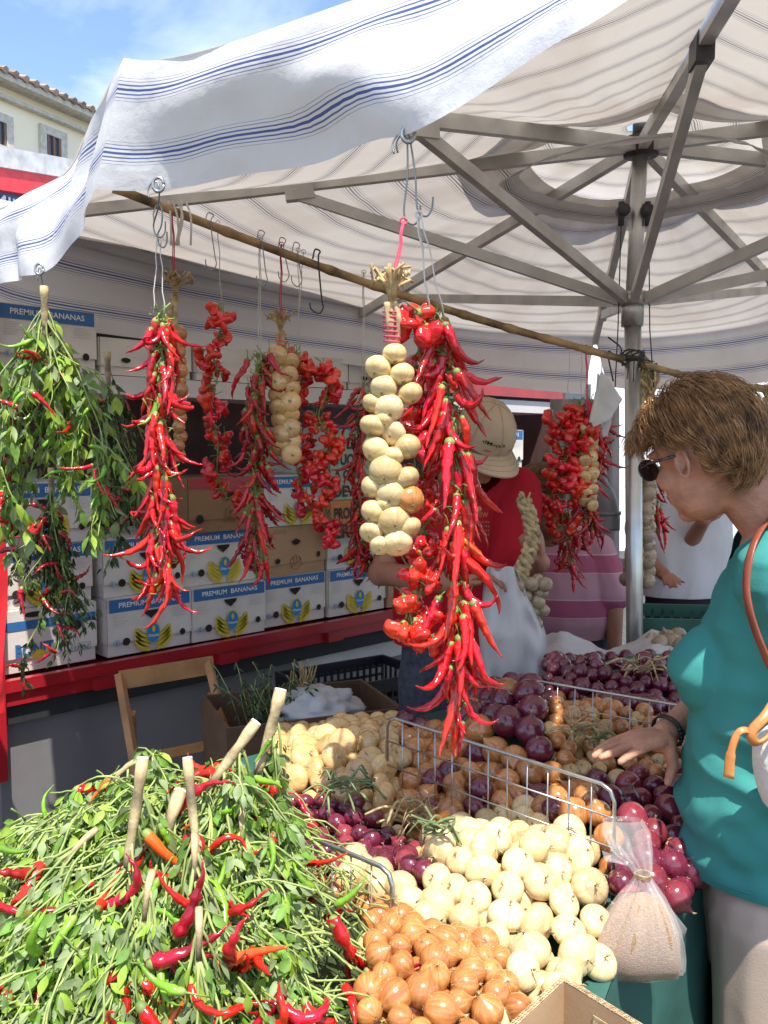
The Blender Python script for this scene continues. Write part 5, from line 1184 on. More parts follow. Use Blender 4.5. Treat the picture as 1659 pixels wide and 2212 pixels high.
E1 = Cc+La*.40; E2 = Cc+Ra*.36; wall(E1, Ra, .36, .32, .008, 'f'); wall(E2, La, .40, .32, .008, 'g')
q = MB(); q.poly([Cc+V(0, 0, -.315), E1+V(0, 0, -.315), E1+Ra*.36+V(0, 0, -.315), E2+V(0, 0, -.315)]); q.build('bottom', M['card'], fb, False)
nn = Ra.cross(V(0, 0, 1)); nn = nn if nn.y < 0 else -nn
q = MB(); q.bar(Cc+Ra*.085+nn*.0095+V(0, 0, -.02), Cc+Ra*.085+nn*.0095+V(0, 0, -.31), .045, .001, up=tuple(nn)); q.build('flap_seam', M['cardedge'], fb, False)
q = MB(); f0 = Cc+Ra*.13+nn*.018+V(0, 0, -.03)   # inner folded flap on the right wall
q.add([f0, f0+Ra*.2, f0+Ra*.2+V(0, 0, -.25)+nn*.03, f0+V(0, 0, -.25)+nn*.03, f0+nn*.005, f0+Ra*.2+nn*.005, f0+Ra*.2+V(0, 0, -.25)+nn*.035, f0+V(0, 0, -.25)+nn*.035], [(0, 1, 2, 3), (7, 6, 5, 4), (0, 4, 5, 1), (1, 5, 6, 2), (3, 2, 6, 7), (0, 3, 7, 4)]); q.build('inner_flap', M['card'], fb, False)
st = MB(); st.box((Cc.x-.02, Cc.y-.27, (Cc.z-.33)/2), (.5, .5, Cc.z-.33)); 
st.build('low_stand', M['darkcard'], None, False, 'brown carton stand under the open cardboard box in the foreground', 'stand')
# ---- tied clear bag of dried oregano
m, t_, b_, N, K = nodes('clear_bag'); b_.inputs['Base Color'].default_value = (.75, .72, .68, 1); b_.inputs['Roughness'].default_value = .16; b_.inputs['Specular IOR Level'].default_value = .8
mxs = N('ShaderNodeMixShader'); tp = N('ShaderNodeBsdfTransparent'); mxs.inputs[0].default_value = .20; K(tp.outputs[0], mxs.inputs[1]); K(b_.outputs[0], mxs.inputs[2]); K(mxs.outputs[0], t_.nodes['Material Output'].inputs[0]); M['clear'] = m
YB = 1.36
bgr = thing('herb_bag', at(1380, 2110, YB), 'clear plastic bag of brown dried herbs tied in a knot, standing at the table corner', 'bag')
def bag_surface(prof, fnz, n=72, tw=.0):
    q = MB(); rows = []
    for (px, py, rx, ry) in prof:
        c = at(px, py, YB); row = []
        for j in range(n+1):
            a = 2*math.pi*(j % n)/n+tw; k = 1+fnz(py, a); row.append(c+V(rx*k*math.cos(a), ry*k*math.sin(a), .0))
        rows.append(row)
    q.grid(rows); return q
def pleat(py, a):
    t = (py-1895)/220; amp = .30*math.exp(-abs(py-1900)/60)+.05; return amp*.5*math.sin(a*9+py*.004)+amp*.35*math.sin(a*17+1+py*.006)
ox = .695e-3
prof = [(1345, 1770, .030, .012), (1352, 1800, .036, .014), (1365, 1840, .030, .014), (1385, 1875, .016, .011), (1388, 1893, .011, .010), (1388, 1910, .018, .015), (1386, 1940, .034, .025), (1383, 1975, .050, .036), (1380, 2010, .062, .042), (1378, 2045, .070, .044), (1376, 2075, .074, .040), (1375, 2098, .074, .030), (1374, 2108, .070, .008)]
bag_surface(prof, pleat).build('plastic_film', M['clear'], bgr)
pr2 = [(px, py, rx*.93, ry*.9) for px, py, rx, ry in prof[6:]]; pr2 = [(1386, 1925, .003, .003)]+pr2
bag_surface(pr2, lambda py, a: .08*math.sin(a*6)+.05*noise.noise(V(a*3, py*.05, 0))).build('dried_herbs', mat('dried_oregano', (.36, .22, .12), .9, var=.16, scale=260, bump=.5, bscale=400), bgr)
# second lobe of film swinging right
q = MB(); rows = []
for i in range(13):
    t = i/12; row = []
    for j in range(31):
        s = j/30; A_ = at(1392, 1900, YB-.005).lerp(at(1400, 2075, YB-.01), t); B_ = at(1398, 1898, YB).lerp(at(1484, 1985, YB+.02), min(1, t*1.0)) if t < .6 else at(1450, 1957, YB+.0).lerp(at(1450, 2092, YB), (t-.6)/.4)
        B_ = at(1398+ (88*min(1, t*1.7) - 30*max(0, t-.6)/.4), 1898+188*t, YB+.012)
        row.append(A_.lerp(B_, s)+V(0, -.012*math.sin(s*math.pi)-.004*math.sin(s*24)*t, 0))
    rows.append(row)
q.grid(rows); q.build('film_fold', M['clear'], bgr)
q = MB(); rows = []
for i in range(11):
    t = i/10; rows.append([at(1398, 1925, YB).lerp(at(1402, 2068, YB), t).lerp(at(1412+58*min(1, t*1.6)-22*max(0, t-.62)/.38, 1922+156*t, YB+.012), s/20)+V(0, -.009*math.sin(s/20*math.pi), 0) for s in range(21)])
q.grid(rows); q.build('dried_herbs', bpy.data.materials['dried_oregano'], bgr)
q = MB(); c = at(1388, 1893, YB)
for k in range(3): q.tube([c+V(.0125*math.cos(a), .0115*math.sin(a), .002*k+.001*math.sin(a*2)) for a in [2*math.pi*i/18 for i in range(19)]], .0016, 5)
q.build('tie', M['raffia'], bgr)
q = MB(); rows = []
for i in range(8):
    t = i/7; rows.append([at(1375, 1870, YB-.006).lerp(at(1300+60*s/12, 1838-8*s/12+25*math.sin(s*.9), YB-.012), t)+V(0, .006*math.sin(s*2.1+t*3), 0) for s in range(13)])
q.grid(rows); q.build('film_tail', M['clear'], bgr)
# ================================================================== people
random.seed(55)
M['skin'] = mat('skin', (.50, .24, .15), .58, var=.14, scale=30, bump=.25, bscale=160, sss=.05, spec=.4)
M['skin2'] = mat('tanned_skin', (.34, .15, .09), .5, var=.08, scale=14, bump=.12, bscale=120, sss=.1, spec=.4)
M['teal'] = mat('teal_jersey', (.045, .235, .215), .8, var=.06, scale=5, bump=.08, bscale=300, spec=.2)
M['beige'] = mat('beige_cotton', (.46, .36, .29), .8, var=.06, scale=5, bump=.08, bscale=300, spec=.2)
M['redshirt'] = mat('red_jersey', (.38, .012, .022), .85, var=.08, scale=5, bump=.08, bscale=300, spec=.15)
M['jeans'] = mat('dark_denim', (.05, .055, .075), .85, var=.25, scale=50, bump=.1, bscale=300)
M['whiteshirt'] = mat('white_shirt', (.60, .58, .60), .85, var=.05, scale=5, spec=.15)
M['blackcloth'] = mat('black_cloth', (.012, .012, .015), .85)
M['cap'] = mat('khaki_cap_cotton', (.46, .33, .21), .85, var=.08, scale=10, bump=.1, bscale=300)
M['hairA'] = mat('light_brown_hair', (.36, .17, .06), .4, var=.35, scale=40, col2=(.09, .04, .015), spec=.5)
M['hairA2'] = mat('honey_hair', (.50, .29, .12), .4, var=.3, scale=40, spec=.5)
M['hairB'] = mat('ash_hair', (.17, .11, .055), .5, var=.4, scale=40, col2=(.06, .035, .018))
M['leather'] = mat('tan_leather', (.24, .055, .025), .4, var=.2, scale=14, bump=.1)
M['leather2'] = mat('light_tan_leather', (.55, .22, .06), .4, var=.2, scale=14, bump=.1)
m, t_, b_, N, K = nodes('pink_striped_shirt')
tcn = N('ShaderNodeTexCoord'); sp = N('ShaderNodeSeparateXYZ'); K(tcn.outputs['Object'], sp.inputs[0]); dm = N('ShaderNodeMath'); dm.operation = 'MULTIPLY'; dm.inputs[1].default_value = 5.3; K(sp.outputs[2], dm.inputs[0]); frn = N('ShaderNodeMath'); frn.operation = 'FRACT'; K(dm.outputs[0], frn.inputs[0])
crp = N('ShaderNodeValToRGB'); crp.color_ramp.interpolation = 'CONSTANT'; e = crp.color_ramp.elements; e[0].color = (.46, .24, .29, 1); e[1].position = .42; e[1].color = (.38, .09, .16, 1)
for p_, c_ in ((.40, (.55, .36, .40, 1)), (.78, (.38, .09, .16, 1)), (.80, (.55, .36, .40, 1)), (.83, (.46, .24, .29, 1))): x = e.new(p_); x.color = c_
K(frn.outputs[0], crp.inputs[0]); K(crp.outputs[0], b_.inputs['Base Color']); b_.inputs['Roughness'].default_value = .85; M['pinkstripe'] = m
def chain(mb, pts, rad, n=14, flat=None):
    """tapered limb with round joints; flat = (axis vector, factor)"""
    pts = [Vector(p) for p in pts]
    q = MB(); q.tube(pts, rad, n)
    for p, r in zip(pts, rad): q.ell(p, r*.995, None, n, 8)
    if flat:
        ax = Vector(flat[0]).normalized(); c = pts[0]
        q.v = [tuple(Vector(v)-ax*((Vector(v)-c).dot(ax))*(1-flat[1])) for v in q.v]
    mb.v, mb.f, mb.m = mb.v+q.v, mb.f+[tuple(i+len(mb.v) for i in f) for f in q.f], mb.m+q.m
def rings(mb, rg, n=28):
    """closed loft of (center, rx, ry, yaw)"""
    rows = []
    for (c, rx, ry, yaw) in rg:
        c = Vector(c); rows.append([c+V(rx*math.cos(a)*math.cos(yaw)-ry*math.sin(a)*math.sin(yaw), rx*math.cos(a)*math.sin(yaw)+ry*math.sin(a)*math.cos(yaw), 0) for a in [2*math.pi*j/n for j in range(n)]])
    vs = [p for r in rows for p in r]; fs = [(i*n+j, i*n+(j+1) % n, (i+1)*n+(j+1) % n, (i+1)*n+j) for i in range(len(rows)-1) for j in range(n)]
    fs.append(tuple(reversed(range(n)))); fs.append(tuple(range((len(rows)-1)*n, len(rows)*n))); mb.add(vs, fs)
def solid(mb, name, mt, parent, voxel=.006, smooth=6, fold=None, cuts=(), label=None, hole=None):
    """fuse all pieces of mb into one continuous surface"""
    me = bpy.data.meshes.new('tmp'); me.from_pydata(mb.v, [], mb.f); o = bpy.data.objects.new('tmp', me); COL.objects.link(o)
    r = o.modifiers.new('r', 'REMESH'); r.mode = 'VOXEL'; r.voxel_size = voxel; r.use_smooth_shade = True
    s = o.modifiers.new('s', 'SMOOTH'); s.factor = .5; s.iterations = smooth
    dg = bpy.context.evaluated_depsgraph_get(); ev = o.evaluated_get(dg); m2 = bpy.data.meshes.new_from_object(ev)
    bpy.data.objects.remove(o); bpy.data.meshes.remove(me)
    bm = bmesh.new(); bm.from_mesh(m2)
    if fold:
        bm.normal_update()
        for v in bm.verts: v.co += v.normal*fold(v.co)
    for (co, no) in cuts: bmesh.ops.bisect_plane(bm, geom=bm.verts[:]+bm.edges[:]+bm.faces[:], plane_co=Vector(co), plane_no=Vector(no), clear_outer=True)
    if hole:
        bmesh.ops.delete(bm, geom=[v for v in bm.verts if hole(v.co)], context='VERTS')
        for _ in range(14):
            nw = []
            for v in bm.verts:
                if v.is_boundary:
                    nb_ = [e.other_vert(v).co for e in v.link_edges if e.is_boundary]
                    if len(nb_) == 2 and v.co.z > .95: nw.append((v, (nb_[0]+nb_[1])/2))
            for v, c in nw: v.co = v.co.lerp(c, .6)
    o0 = parent_world(parent)
    for v in bm.verts: v.co -= o0
    for f in bm.faces: f.smooth = True
    bm.to_mesh(m2); bm.free(); m2.materials.clear(); m2.materials.append(mt); m2.name = name
    ob = bpy.data.objects.new(name, m2); COL.objects.link(ob); ob.parent = parent
    if label: ob['label'] = label
    return ob
def head(mb, c, f, up, s=1.0, nose=1):
    """skull, jaw, nose, ears; f = facing, up = crown direction, c = centre"""
    f = Vector(f).normalized(); up = (Vector(up)-f*Vector(up).dot(f)).normalized(); sd = f.cross(up); Rm = Matrix((sd, f, up)).transposed(); c = Vector(c)
    P = lambda x, y, z: c+sd*x*s+f*y*s+up*z*s
    mb.ell(P(0, -.012, .025), (.074*s, .096*s, .092*s), Rm, 20, 14); mb.ell(P(0, .022, -.045), (.058*s, .066*s, .078*s), Rm, 18, 12)
    mb.ell(P(0, .060, -.098), (.026*s, .022*s, .020*s), Rm, 12, 8)             # chin
    chain(mb, [P(0, .086, .010), P(0, .104, -.022), P(0, .092, -.030)], [.009*s, .013*s, .011*s], 8)   # nose
    mb.ell(P(0, .084, -.058), (.024*s, .012*s, .008*s), Rm, 12, 8); mb.ell(P(0, .082, -.070), (.021*s, .011*s, .008*s), Rm, 12, 8)  # lips
    mb.ell(P(0, .080, .028), (.052*s, .014*s, .012*s), Rm, 14, 8)             # brow
    for x in (-1, 1):
        mb.ell(P(.040*x, .052, -.028), (.022*s, .026*s, .026*s), Rm, 12, 8)   # cheeks
        e = Matrix.Rotation(.35*x, 3, 'Z'); q = []
        for a in range(9):
            an = math.pi*2*a/8; q.append(P(.079*x, -.012+.014*math.cos(an)-.006, -.012+.029*math.sin(an)))
        chain(mb, q, [.0046*s]*9, 7); mb.ell(P(.071*x, -.012, -.010), (.004*s, .010*s, .020*s), Rm, 10, 6)
    return P, Rm
def hand(mb, wrist, d, palm_n, side, curls, spread=.14, s=1.0, thumb=None, splay=None):
    """palm + five fingers. d = direction of the fingers, palm_n = direction the palm faces, side = thumb side"""
    w_ = Vector(wrist); d = Vector(d).normalized(); pn = Vector(palm_n); pn = (pn-d*pn.dot(d)).normalized(); sd = Vector(side); sd = (sd-d*sd.dot(d)-pn*sd.dot(pn)).normalized()
    Rm = Matrix((sd, d, pn)).transposed()
    mb.ell(w_+d*.048*s, (.041*s, .052*s, .0155*s), Rm, 18, 12); mb.ell(w_+d*.024*s+sd*.02*s+pn*.008*s, (.018*s, .03*s, .014*s), Rm, 12, 8)
    ln = (.074, .083, .077, .060); rt = (.029, .010, -.010, -.028)
    for i in range(4):
        b0 = w_+d*(.078-.006*abs(i-1.2))*s+sd*rt[i]*s; dd = (d+sd*(spread*(1.2-i)*.5)).normalized(); c = curls[i]; p = b0; pts = [b0-dd*.02*s, b0]; ang = 0
        for k, fr in enumerate((.42, .33, .25)):
            ang += c*(.8 if k == 0 else 1.0); v = dd*math.cos(ang)+pn*math.sin(ang); p = p+v*ln[i]*fr*s; pts.append(p)
        chain(mb, pts, [.0088*s, .0092*s, .0082*s, .0074*s, .0062*s], 10)
    tb = w_+d*.022*s+sd*.030*s+pn*.006*s
    td = Vector(thumb).normalized() if thumb is not None else (sd*.7+d*.7+pn*.35).normalized()
    chain(mb, [w_+d*.014*s+sd*.012*s, tb, tb+td*.036*s, tb+(td*.9+d*.25).normalized()*.064*s], [.014*s, .0125*s, .0105*s, .0075*s], 10)
def hair(parent, P, Rm, mts, n, L, flow, region, thick=.0016, seed=1, cap=True, lift=.007, capr=1.0):
    rg = random.Random(seed); q = MB(); ff = P(0, 1, 0)-P(0, 0, 0); uu = P(0, 0, 1)-P(0, 0, 0); ss = P(1, 0, 0)-P(0, 0, 0)
    if cap:
        cm_ = MB()
        def rowp(u, v):
            th = u; d = V(math.sin(th)*math.cos(v), math.sin(th)*math.sin(v), math.cos(th)); return P(d.x*.080*capr, -.014+d.y*.102*capr, .026+d.z*.099*capr)
        vs = []; nu = 34; nv = 18; keep = {}
        for i in range(nv+1):
            for j in range(nu): vs.append(rowp(math.pi*.78*i/nv, 2*math.pi*j/nu))
        fs = []
        for i in range(nv):
            for j in range(nu):
                k = (j+1) % nu; u = math.pi*.78*(i+.5)/nv; v = 2*math.pi*(j+.5)/nu
                if region(u, v): fs.append((i*nu+j, (i+1)*nu+j, (i+1)*nu+k, i*nu+k))
        cm_.add(vs, fs); cobj = cm_
    c0 = P(0, -.014, .026)
    for k in range(n):
        for _ in range(30):
            u = math.acos(1-rg.random()*1.75); v = rg.uniform(0, 2*math.pi)
            if region(u, v): break
        else: continue
        d = V(math.sin(u)*math.cos(v), math.sin(u)*math.sin(v), math.cos(u)); p = P(d.x*.079, -.014+d.y*.101, .026+d.z*.098); nn = (p-c0).normalized()
        g = flow(d, rg); gd = (ss*g[0]+ff*g[1]+uu*g[2]).normalized(); gd = (gd-nn*gd.dot(nn)).normalized(); LL = L(u, v)*rg.uniform(.6, 1.15); ns = 6; pts = []; x = p+nn*rg.uniform(0, lift); lifts = rg.uniform(0, lift*1.6)
        for i in range(ns):
            t = i/(ns-1); pts.append(x+nn*lifts*math.sin(t*math.pi*.75)); nn2 = (x-c0).normalized(); g2 = (gd-nn2*gd.dot(nn2)*.85).normalized(); x = x+g2*(LL/(ns-1))+V(rg.uniform(-1, 1), rg.uniform(-1, 1), rg.uniform(-1, 1))*.0012
            gd = (gd+V(0, 0, -.05)).normalized()
        q.tube(pts, [thick, thick*1.1, thick, thick*.9, thick*.6, thick*.15], 3, rg.choice(range(len(mts))), caps=False)
    ho = q.build('hair', mts, parent)
    if cap: cobj.build('scalp_hair', mts[0], ho)
    return ho
def neck_hole(nb_, hc_, rr):
    ax = (Vector(hc_)-Vector(nb_)).normalized()
    def f(c):
        d = c-Vector(nb_); h = d.dot(ax); return h > -.03 and (d-ax*h).length < rr+.25*max(0, h)
    return f
def cloth_fold(a, seed, stretch=(1, 1, .35), f=9, extra=None):
    def g(c):
        v = V(c.x*stretch[0]*f+seed, c.y*stretch[1]*f, c.z*stretch[2]*f); n1 = noise.noise(v); r = 1-abs(n1)*2
        return a*r*.6+a*.4*noise.noise(v*2.3)+(extra(c) if extra else 0)
    return g
# ------------------------------------------------------------------ woman in teal
wl = at(1600, 2600, 1.62); wl.z = 0
wo = thing('person', V(.72, 1.62, 0), 'person in a teal shirt with short brown hair, one hand reaching over the onions', 'person')
fw = V(-.86, .50, 0).normalized(); rt_ = V(fw.y, -fw.x, 0)   # her right hand side
hc = at(1512, 985, 1.62); hf = V(-.50, .80, -.30).normalized(); hup = V(-.20, .14, .97)
nb = V(.72, 1.60, 1.395)
q = MB(); P, Rm = head(q, hc, hf, hup, .93)
chain(q, [hc+V(.02, 0, -.03), hc.lerp(nb, .45)+V(.01, 0, 0), nb, nb+V(.02, 0, -.08)], [.060, .053, .066, .10])
cx = V(.735, 1.62, 0)
yaw = math.atan2(rt_.y, rt_.x)
rings(q, [(cx+V(0, 0, .80), .15, .11, yaw), (cx+V(0, 0, 1.0), .13, .095, yaw), (cx+V(0, 0, 1.2), .15, .105, yaw), (cx+V(-.01, 0, 1.34), .16, .085, yaw), (cx+V(-.02, 0, 1.40), .09, .06, yaw)])
shR = cx+rt_*.165+V(0, 0, 1.335); shL = cx-rt_*.165+V(0, 0, 1.335)
wr = at(1436, 1584, 1.73); elb = V(.80, 1.93, 1.08)
chain(q, [shR, shR.lerp(elb, .5), elb, elb.lerp(wr, .4), wr], [.052, .045, .037, .036, .025])
elL = shL+V(.11, -.05, -.27); wrL = elL+V(.06, .02, -.22)
chain(q, [shL, elL, wrL], [.052, .038, .025]); hand(q, wrL, (0, 0, -1), (0, 1, 0), (-1, 0, 0), (.3, .35, .4, .45))
tipd = at(1250, 1640, 1.62)-wr
hand(q, wr, tipd, (.1, .0, -1), (-.25, -1, 0), (.06, .02, .08, .14), .22, 1.12, thumb=(.10, -.28, -.95))
for s in (-1, 1):
    hp = cx+rt_*.085*s+V(0, 0, .82); kn = hp+V(-.02, 0, -.38); an = kn+V(.03, 0, -.38)
    chain(q, [hp, kn, an], [.085, .058, .042]); chain(q, [an, an+fw*.12+V(0, 0, -.035)], [.04, .03], flat=((0, 0, 1), .9))
solid(q, 'body', M['skin'], wo, .0036, 4)
# shirt
q = MB(); fwd = fw
def tor(z, w_, d_, off=0): return (cx+fwd*off+V(0, 0, z), w_, d_, yaw)
rings(q, [tor(.77, .185, .150, .015), tor(.84, .187, .155, .02), tor(.95, .178, .152, .025), tor(1.03, .170, .142, .02), tor(1.12, .170, .135, .015), tor(1.22, .175, .128, .01), tor(1.32, .178, .11, .0), tor(1.38, .16, .10, -.005), tor(1.43, .115, .085, -.01), tor(1.46, .09, .075, -.01)], 36)
for s in (-1, 1): q.ell(cx+rt_*.075*s+fwd*.115+V(0, 0, 1.145), (.072, .066, .074), None, 18, 12)
chain(q, [shR, shR.lerp(elb, .45)], [.066, .064]); chain(q, [shL, shL.lerp(elL, .8)], [.068, .064])
chain(q, [nb+V(-.01, 0, -.04), shR+V(0, 0, .012)], [.06, .06]); chain(q, [nb+V(.01, 0, -.04), shL+V(0, 0, .012)], [.06, .062])
fold = cloth_fold(.017, 3, (1, 1, 1.9), 6.5, lambda c: .004*math.sin(c.z*60+c.x*18)*max(0, 1-abs(c.z-.87)/.14)+.0045*math.sin(c.z*75+c.x*55+5*noise.noise(c*7))*max(0, noise.noise(c*4+V(3, 1, 7))+.25))
neckn = (nb-hc).normalized()
sh = solid(q, 'shirt', M['teal'], wo, .006, 7, fold, cuts=[((0, 0, .785), (0, 0, -1)), ], hole=neck_hole(nb+V(-.005, 0, -.02), hc, .074))
q = MB(); hz = []
for j in range(41): a = 2*math.pi*j/40; hz.append(cx+fwd*.018+(rt_*math.cos(a)*.192+fwd*math.sin(a)*.158)+V(0, 0, .80))
q.tube(hz, .0016, 4); q.build('hem_seam', M['teal'], sh)
# trousers
q = MB(); rings(q, [tor(.60, .165, .125, .0), tor(.72, .182, .138, 0), tor(.80, .178, .135, .0), tor(.86, .165, .12, .0)], 30)
for s in (-1, 1):
    hp = cx+rt_*.09*s+V(0, 0, .72); kn = cx+rt_*.10*s+V(.0, 0, .42); an = kn+V(.0, 0, -.36); chain(q, [hp, kn, an], [.11, .09, .08])
solid(q, 'trousers', M['beige'], wo, .007, 6, cloth_fold(.006, 9, (1, 1, .5), 8), cuts=[((0, 0, .09), (0, 0, -1))])
for s in (-1, 1):
    q = MB(); kn = cx+rt_*.10*s+V(.0, 0, .04); chain(q, [kn-fwd*.07, kn+fwd*.04, kn+fwd*.13], [.042, .04, .035], flat=((0, 0, 1), .8)); solid(q, 'shoe', M['leather'], wo, .006, 3, cuts=[((0, 0, .002), (0, 0, -1))])
# hair: brushed back from the forehead, short at the nape
def regA(u, v):
    y = math.sin(u)*math.sin(v); z = math.cos(u); x = abs(math.sin(u)*math.cos(v))
    if y > .30: return z > .30+.35*(y-.3)
    if y > .02 and x > .5: return z > -.05+.5*y
    if y > -.30 and x > .55 and math.cos(v) < 9: return z > .10
    return z > -.66
def flowA(d, rg):
    k = noise.noise_vector(d*5.0)*.26; return (d.x*.45+k.x+rg.uniform(-.06, .06), -.75+.35*max(0, d.z)+k.y+rg.uniform(-.06, .06), -.62+k.z+rg.uniform(-.06, .06))
hair(wo, P, Rm, [M['hairA'], M['hairA2'], M['hairA']], 15000, lambda u, v: .034 if (abs(math.sin(u)*math.cos(v)) > .5 and math.sin(u)*math.sin(v) > -.35 and math.cos(u) < .6) else .075, flowA, regA, .00062, 4, lift=.013, capr=1.06)
# fringe blown forward over the brow
q = MB(); 
for k in range(1500):
    x0 = rnd(-.055, .075); p = P(x0, .058+rnd(-.03, .02), .098-abs(x0)*.35+rnd(-.02, .01)); pts = [p]; d = (hf*1.1+hup*.15+V(rnd(-.3, .2), rnd(-.3, .3), rnd(-.2, .2))).normalized()
    for i in range(5): pts.append(pts[-1]+d*.013); d = (d+V(-.02, 0, -.38)+hf*-.05).normalized()
    q.tube(pts, [.0007, .0007, .0007, .0006, .0005, .0002], 3, random.choice((0, 1, 1)), caps=False)
q.build('fringe', [M['hairA'], M['hairA2']], wo)
# sunglasses
gl = MB(); 
for s in (-1, 1):
    c = P(.034*s, .100, .004); gl.ell(c, (.029, .004, .021), Rm, 18, 8)
    gl.tube([P(.062*s, .094, .010), P(.078*s, .05, .010), P(.082*s, -.01, .006)], .0028, 6)
gl.tube([P(-.012, .106, .008), P(.012, .106, .008)], .002, 6); gl.build('sunglasses', mat('dark_lens', (.01, .01, .012), .08, spec=.9, coat=.5), wo)
# bracelet, strap and bag
q = MB(); bd = (wr-elb).normalized(); u1 = bd.orthogonal().normalized(); u2 = bd.cross(u1)
for k in range(2): q.tube([wr-bd*(.006+.008*k)+(u1*math.cos(a)+u2*math.sin(a))*.032 for a in [2*math.pi*i/24 for i in range(25)]], .0022, 6)
for i in range(5): q.ell(wr-bd*.006+(u1*math.cos(i*.25)+u2*math.sin(i*.25))*.033, .0045, None, 8, 6)
q.build('bracelet', M['blackplastic'], wo)
bag = thing('shoulder_bag', at(1690, 1720, 1.40), 'white canvas shoulder bag with tan leather trim beside the woman in teal', 'bag')
q = MB(); sp_ = crom([at(1672, 1110, 1.55), at(1640, 1150, 1.465), at(1620, 1200, 1.432), at(1612, 1270, 1.42), at(1625, 1340, 1.405), at(1655, 1420, 1.39), at(1700, 1520, 1.38)], 8)
for i in range(len(sp_)-1):
    pass
q.tube(sp_, .009, 8, flat=.35); q.build('strap', M['leather'], bag)
q = MB(); q.ell(at(1765, 1655, 1.38), (.095, .05, .08), Matrix.Rotation(R(-12), 3, 'Y'), 30, 18, fn=lambda d: (abs(d.x)**3+abs(d.z)**3+abs(d.y)**3)**(-1/3)*(1+.03*noise.noise(d*4))); q.build('bag_body', mat('white_canvas', (.62, .60, .56), .7, bump=.3, bscale=90, var=.05), bag)
q = MB(); q.tube(crom([at(1690, 1490, 1.36), at(1655, 1545, 1.33), at(1625, 1580, 1.325), at(1632, 1605, 1.325), at(1660, 1590, 1.33), at(1700, 1530, 1.34)], 6), .008, 8, flat=.5); q.tube(crom([at(1625, 1580, 1.33), at(1605, 1577, 1.325), at(1590, 1590, 1.325), at(1578, 1630, 1.325), at(1574, 1680, 1.325)], 6), [.0055]*12+[.006]*6+[.008]*6+[.009], 8, flat=.3); q.build('leather_trim', M['leather2'], bag)
# ------------------------------------------------------------------ man in red
mn = thing('person', V(.27, 3.02, 0), 'person in a red T-shirt and khaki cap looking down, holding a garlic braid', 'person')
fm = V(.12, -.99, 0).normalized(); rm = V(fm.y, -fm.x, 0)   # his right hand is at the viewer's left
mc = V(.24, 3.05, 0); yawm = math.atan2(rm.y, rm.x)
hm = at(1048, 945, 2.92); hmf = V(.30, -.72, -.62); hmu = V(.18, -.45, .86)
q = MB(); Pm, Rmm = head(q, hm+V(0, 0, -.01), hmf, hmu, 1.05)
nbm = mc+V(.0, -.02, 1.44); chain(q, [hm+V(0, .03, -.03), nbm, nbm+V(0, 0, -.08)], [.062, .062, .09])
rings(q, [(mc+V(0, 0, .85), .15, .11, yawm), (mc+V(0, 0, 1.2), .17, .12, yawm), (mc+V(0, 0, 1.38), .17, .09, yawm)])
sR = at(890, 1085, 3.0); sL = at(1118, 1062, 3.02)
eR = at(838, 1232, 2.86); wR = at(985, 1262, 2.62); eL = at(1150, 1215, 2.9); wL = at(1168, 1215, 2.72)
eR = at(822, 1238, 2.85)
chain(q, [sR, sR.lerp(eR, .5), eR, eR.lerp(wR, .5), wR], [.056, .05, .043, .040, .029]); eL = at(1105, 1262, 2.88)
chain(q, [sL, eL, wL], [.056, .043, .030])
hand(q, wR, (.95, -.15, .28), (0, -.3, -1), (.2, -.9, .2), (.45, .5, .55, .6), .1, 1.05)
hand(q, wL, (-.12, -.25, .9), (-1, .15, 0), (0, -1, .2), (1.15, 1.2, 1.25, 1.3), .05, 1.08, thumb=(-.85, -.45, .25))
for s in (-1, 1):
    hp = mc+rm*.09*s+V(0, 0, .88); chain(q, [hp, hp+V(0, 0, -.42), hp+V(0, .02, -.82)], [.09, .06, .045])
solid(q, 'body', M['skin2'], mn, .0055, 4)
q = MB(); rings(q, [(mc+V(0, 0, .88), .20, .135, yawm), (mc+V(0, 0, 1.0), .205, .14, yawm), (mc+V(0, 0, 1.2), .205, .14, yawm), (mc+V(0, 0, 1.34), .205, .12, yawm), (mc+V(0, 0, 1.42), .14, .085, yawm), (mc+V(0, -.01, 1.46), .085, .07, yawm)], 32)
chain(q, [sR, sR.lerp(eR, .55)], [.078, .078]); chain(q, [sL, sL.lerp(eL, .72)], [.078, .080]); chain(q, [nbm+V(0, 0, -.04), sR], [.06, .07]); chain(q, [nbm+V(0, 0, -.04), sL], [.06, .07])
ts = solid(q, 'tshirt', M['redshirt'], mn, .007, 6, cloth_fold(.014, 5, (1, 1, .5), 7), cuts=[((0, 0, .885), (0, 0, -1)), ], hole=neck_hole(nbm+V(0, 0, -.02), hm, .085))
q = MB(); tq = lambda u, v: at(1040+u*300, 1150-v*300, 2.845)
put_text(q, 'FEW', lambda u, v: at(1042+u*340, 1112-v*340, 2.86), .07, .03, 0, .0); 
for k in range(4): put_text(q, 'MIIMI', lambda u, v, k=k: at(1036+u*340, 1128+9*k-v*340, 2.86), .12, .012, 1, .0)
q.ell(at(1034, 1100, 2.862), (.010, .003, .010), None, 10, 6, 0); q.build('chest_print', [M['leather2'], M['darkcard']], ts)
q = MB(); rings(q, [(mc+V(0, 0, .60), .165, .12, yawm), (mc+V(0, 0, .78), .185, .13, yawm), (mc+V(0, 0, .93), .175, .122, yawm)])
for s in (-1, 1): hp = mc+rm*.09*s+V(0, 0, .76); chain(q, [hp, hp+V(0, 0, -.34), hp+V(0, .02, -.70)], [.105, .085, .07])
solid(q, 'jeans', M['jeans'], mn, .009, 5, cloth_fold(.006, 2, (1, 1, .4), 9), cuts=[((0, 0, .05), (0, 0, -1))])
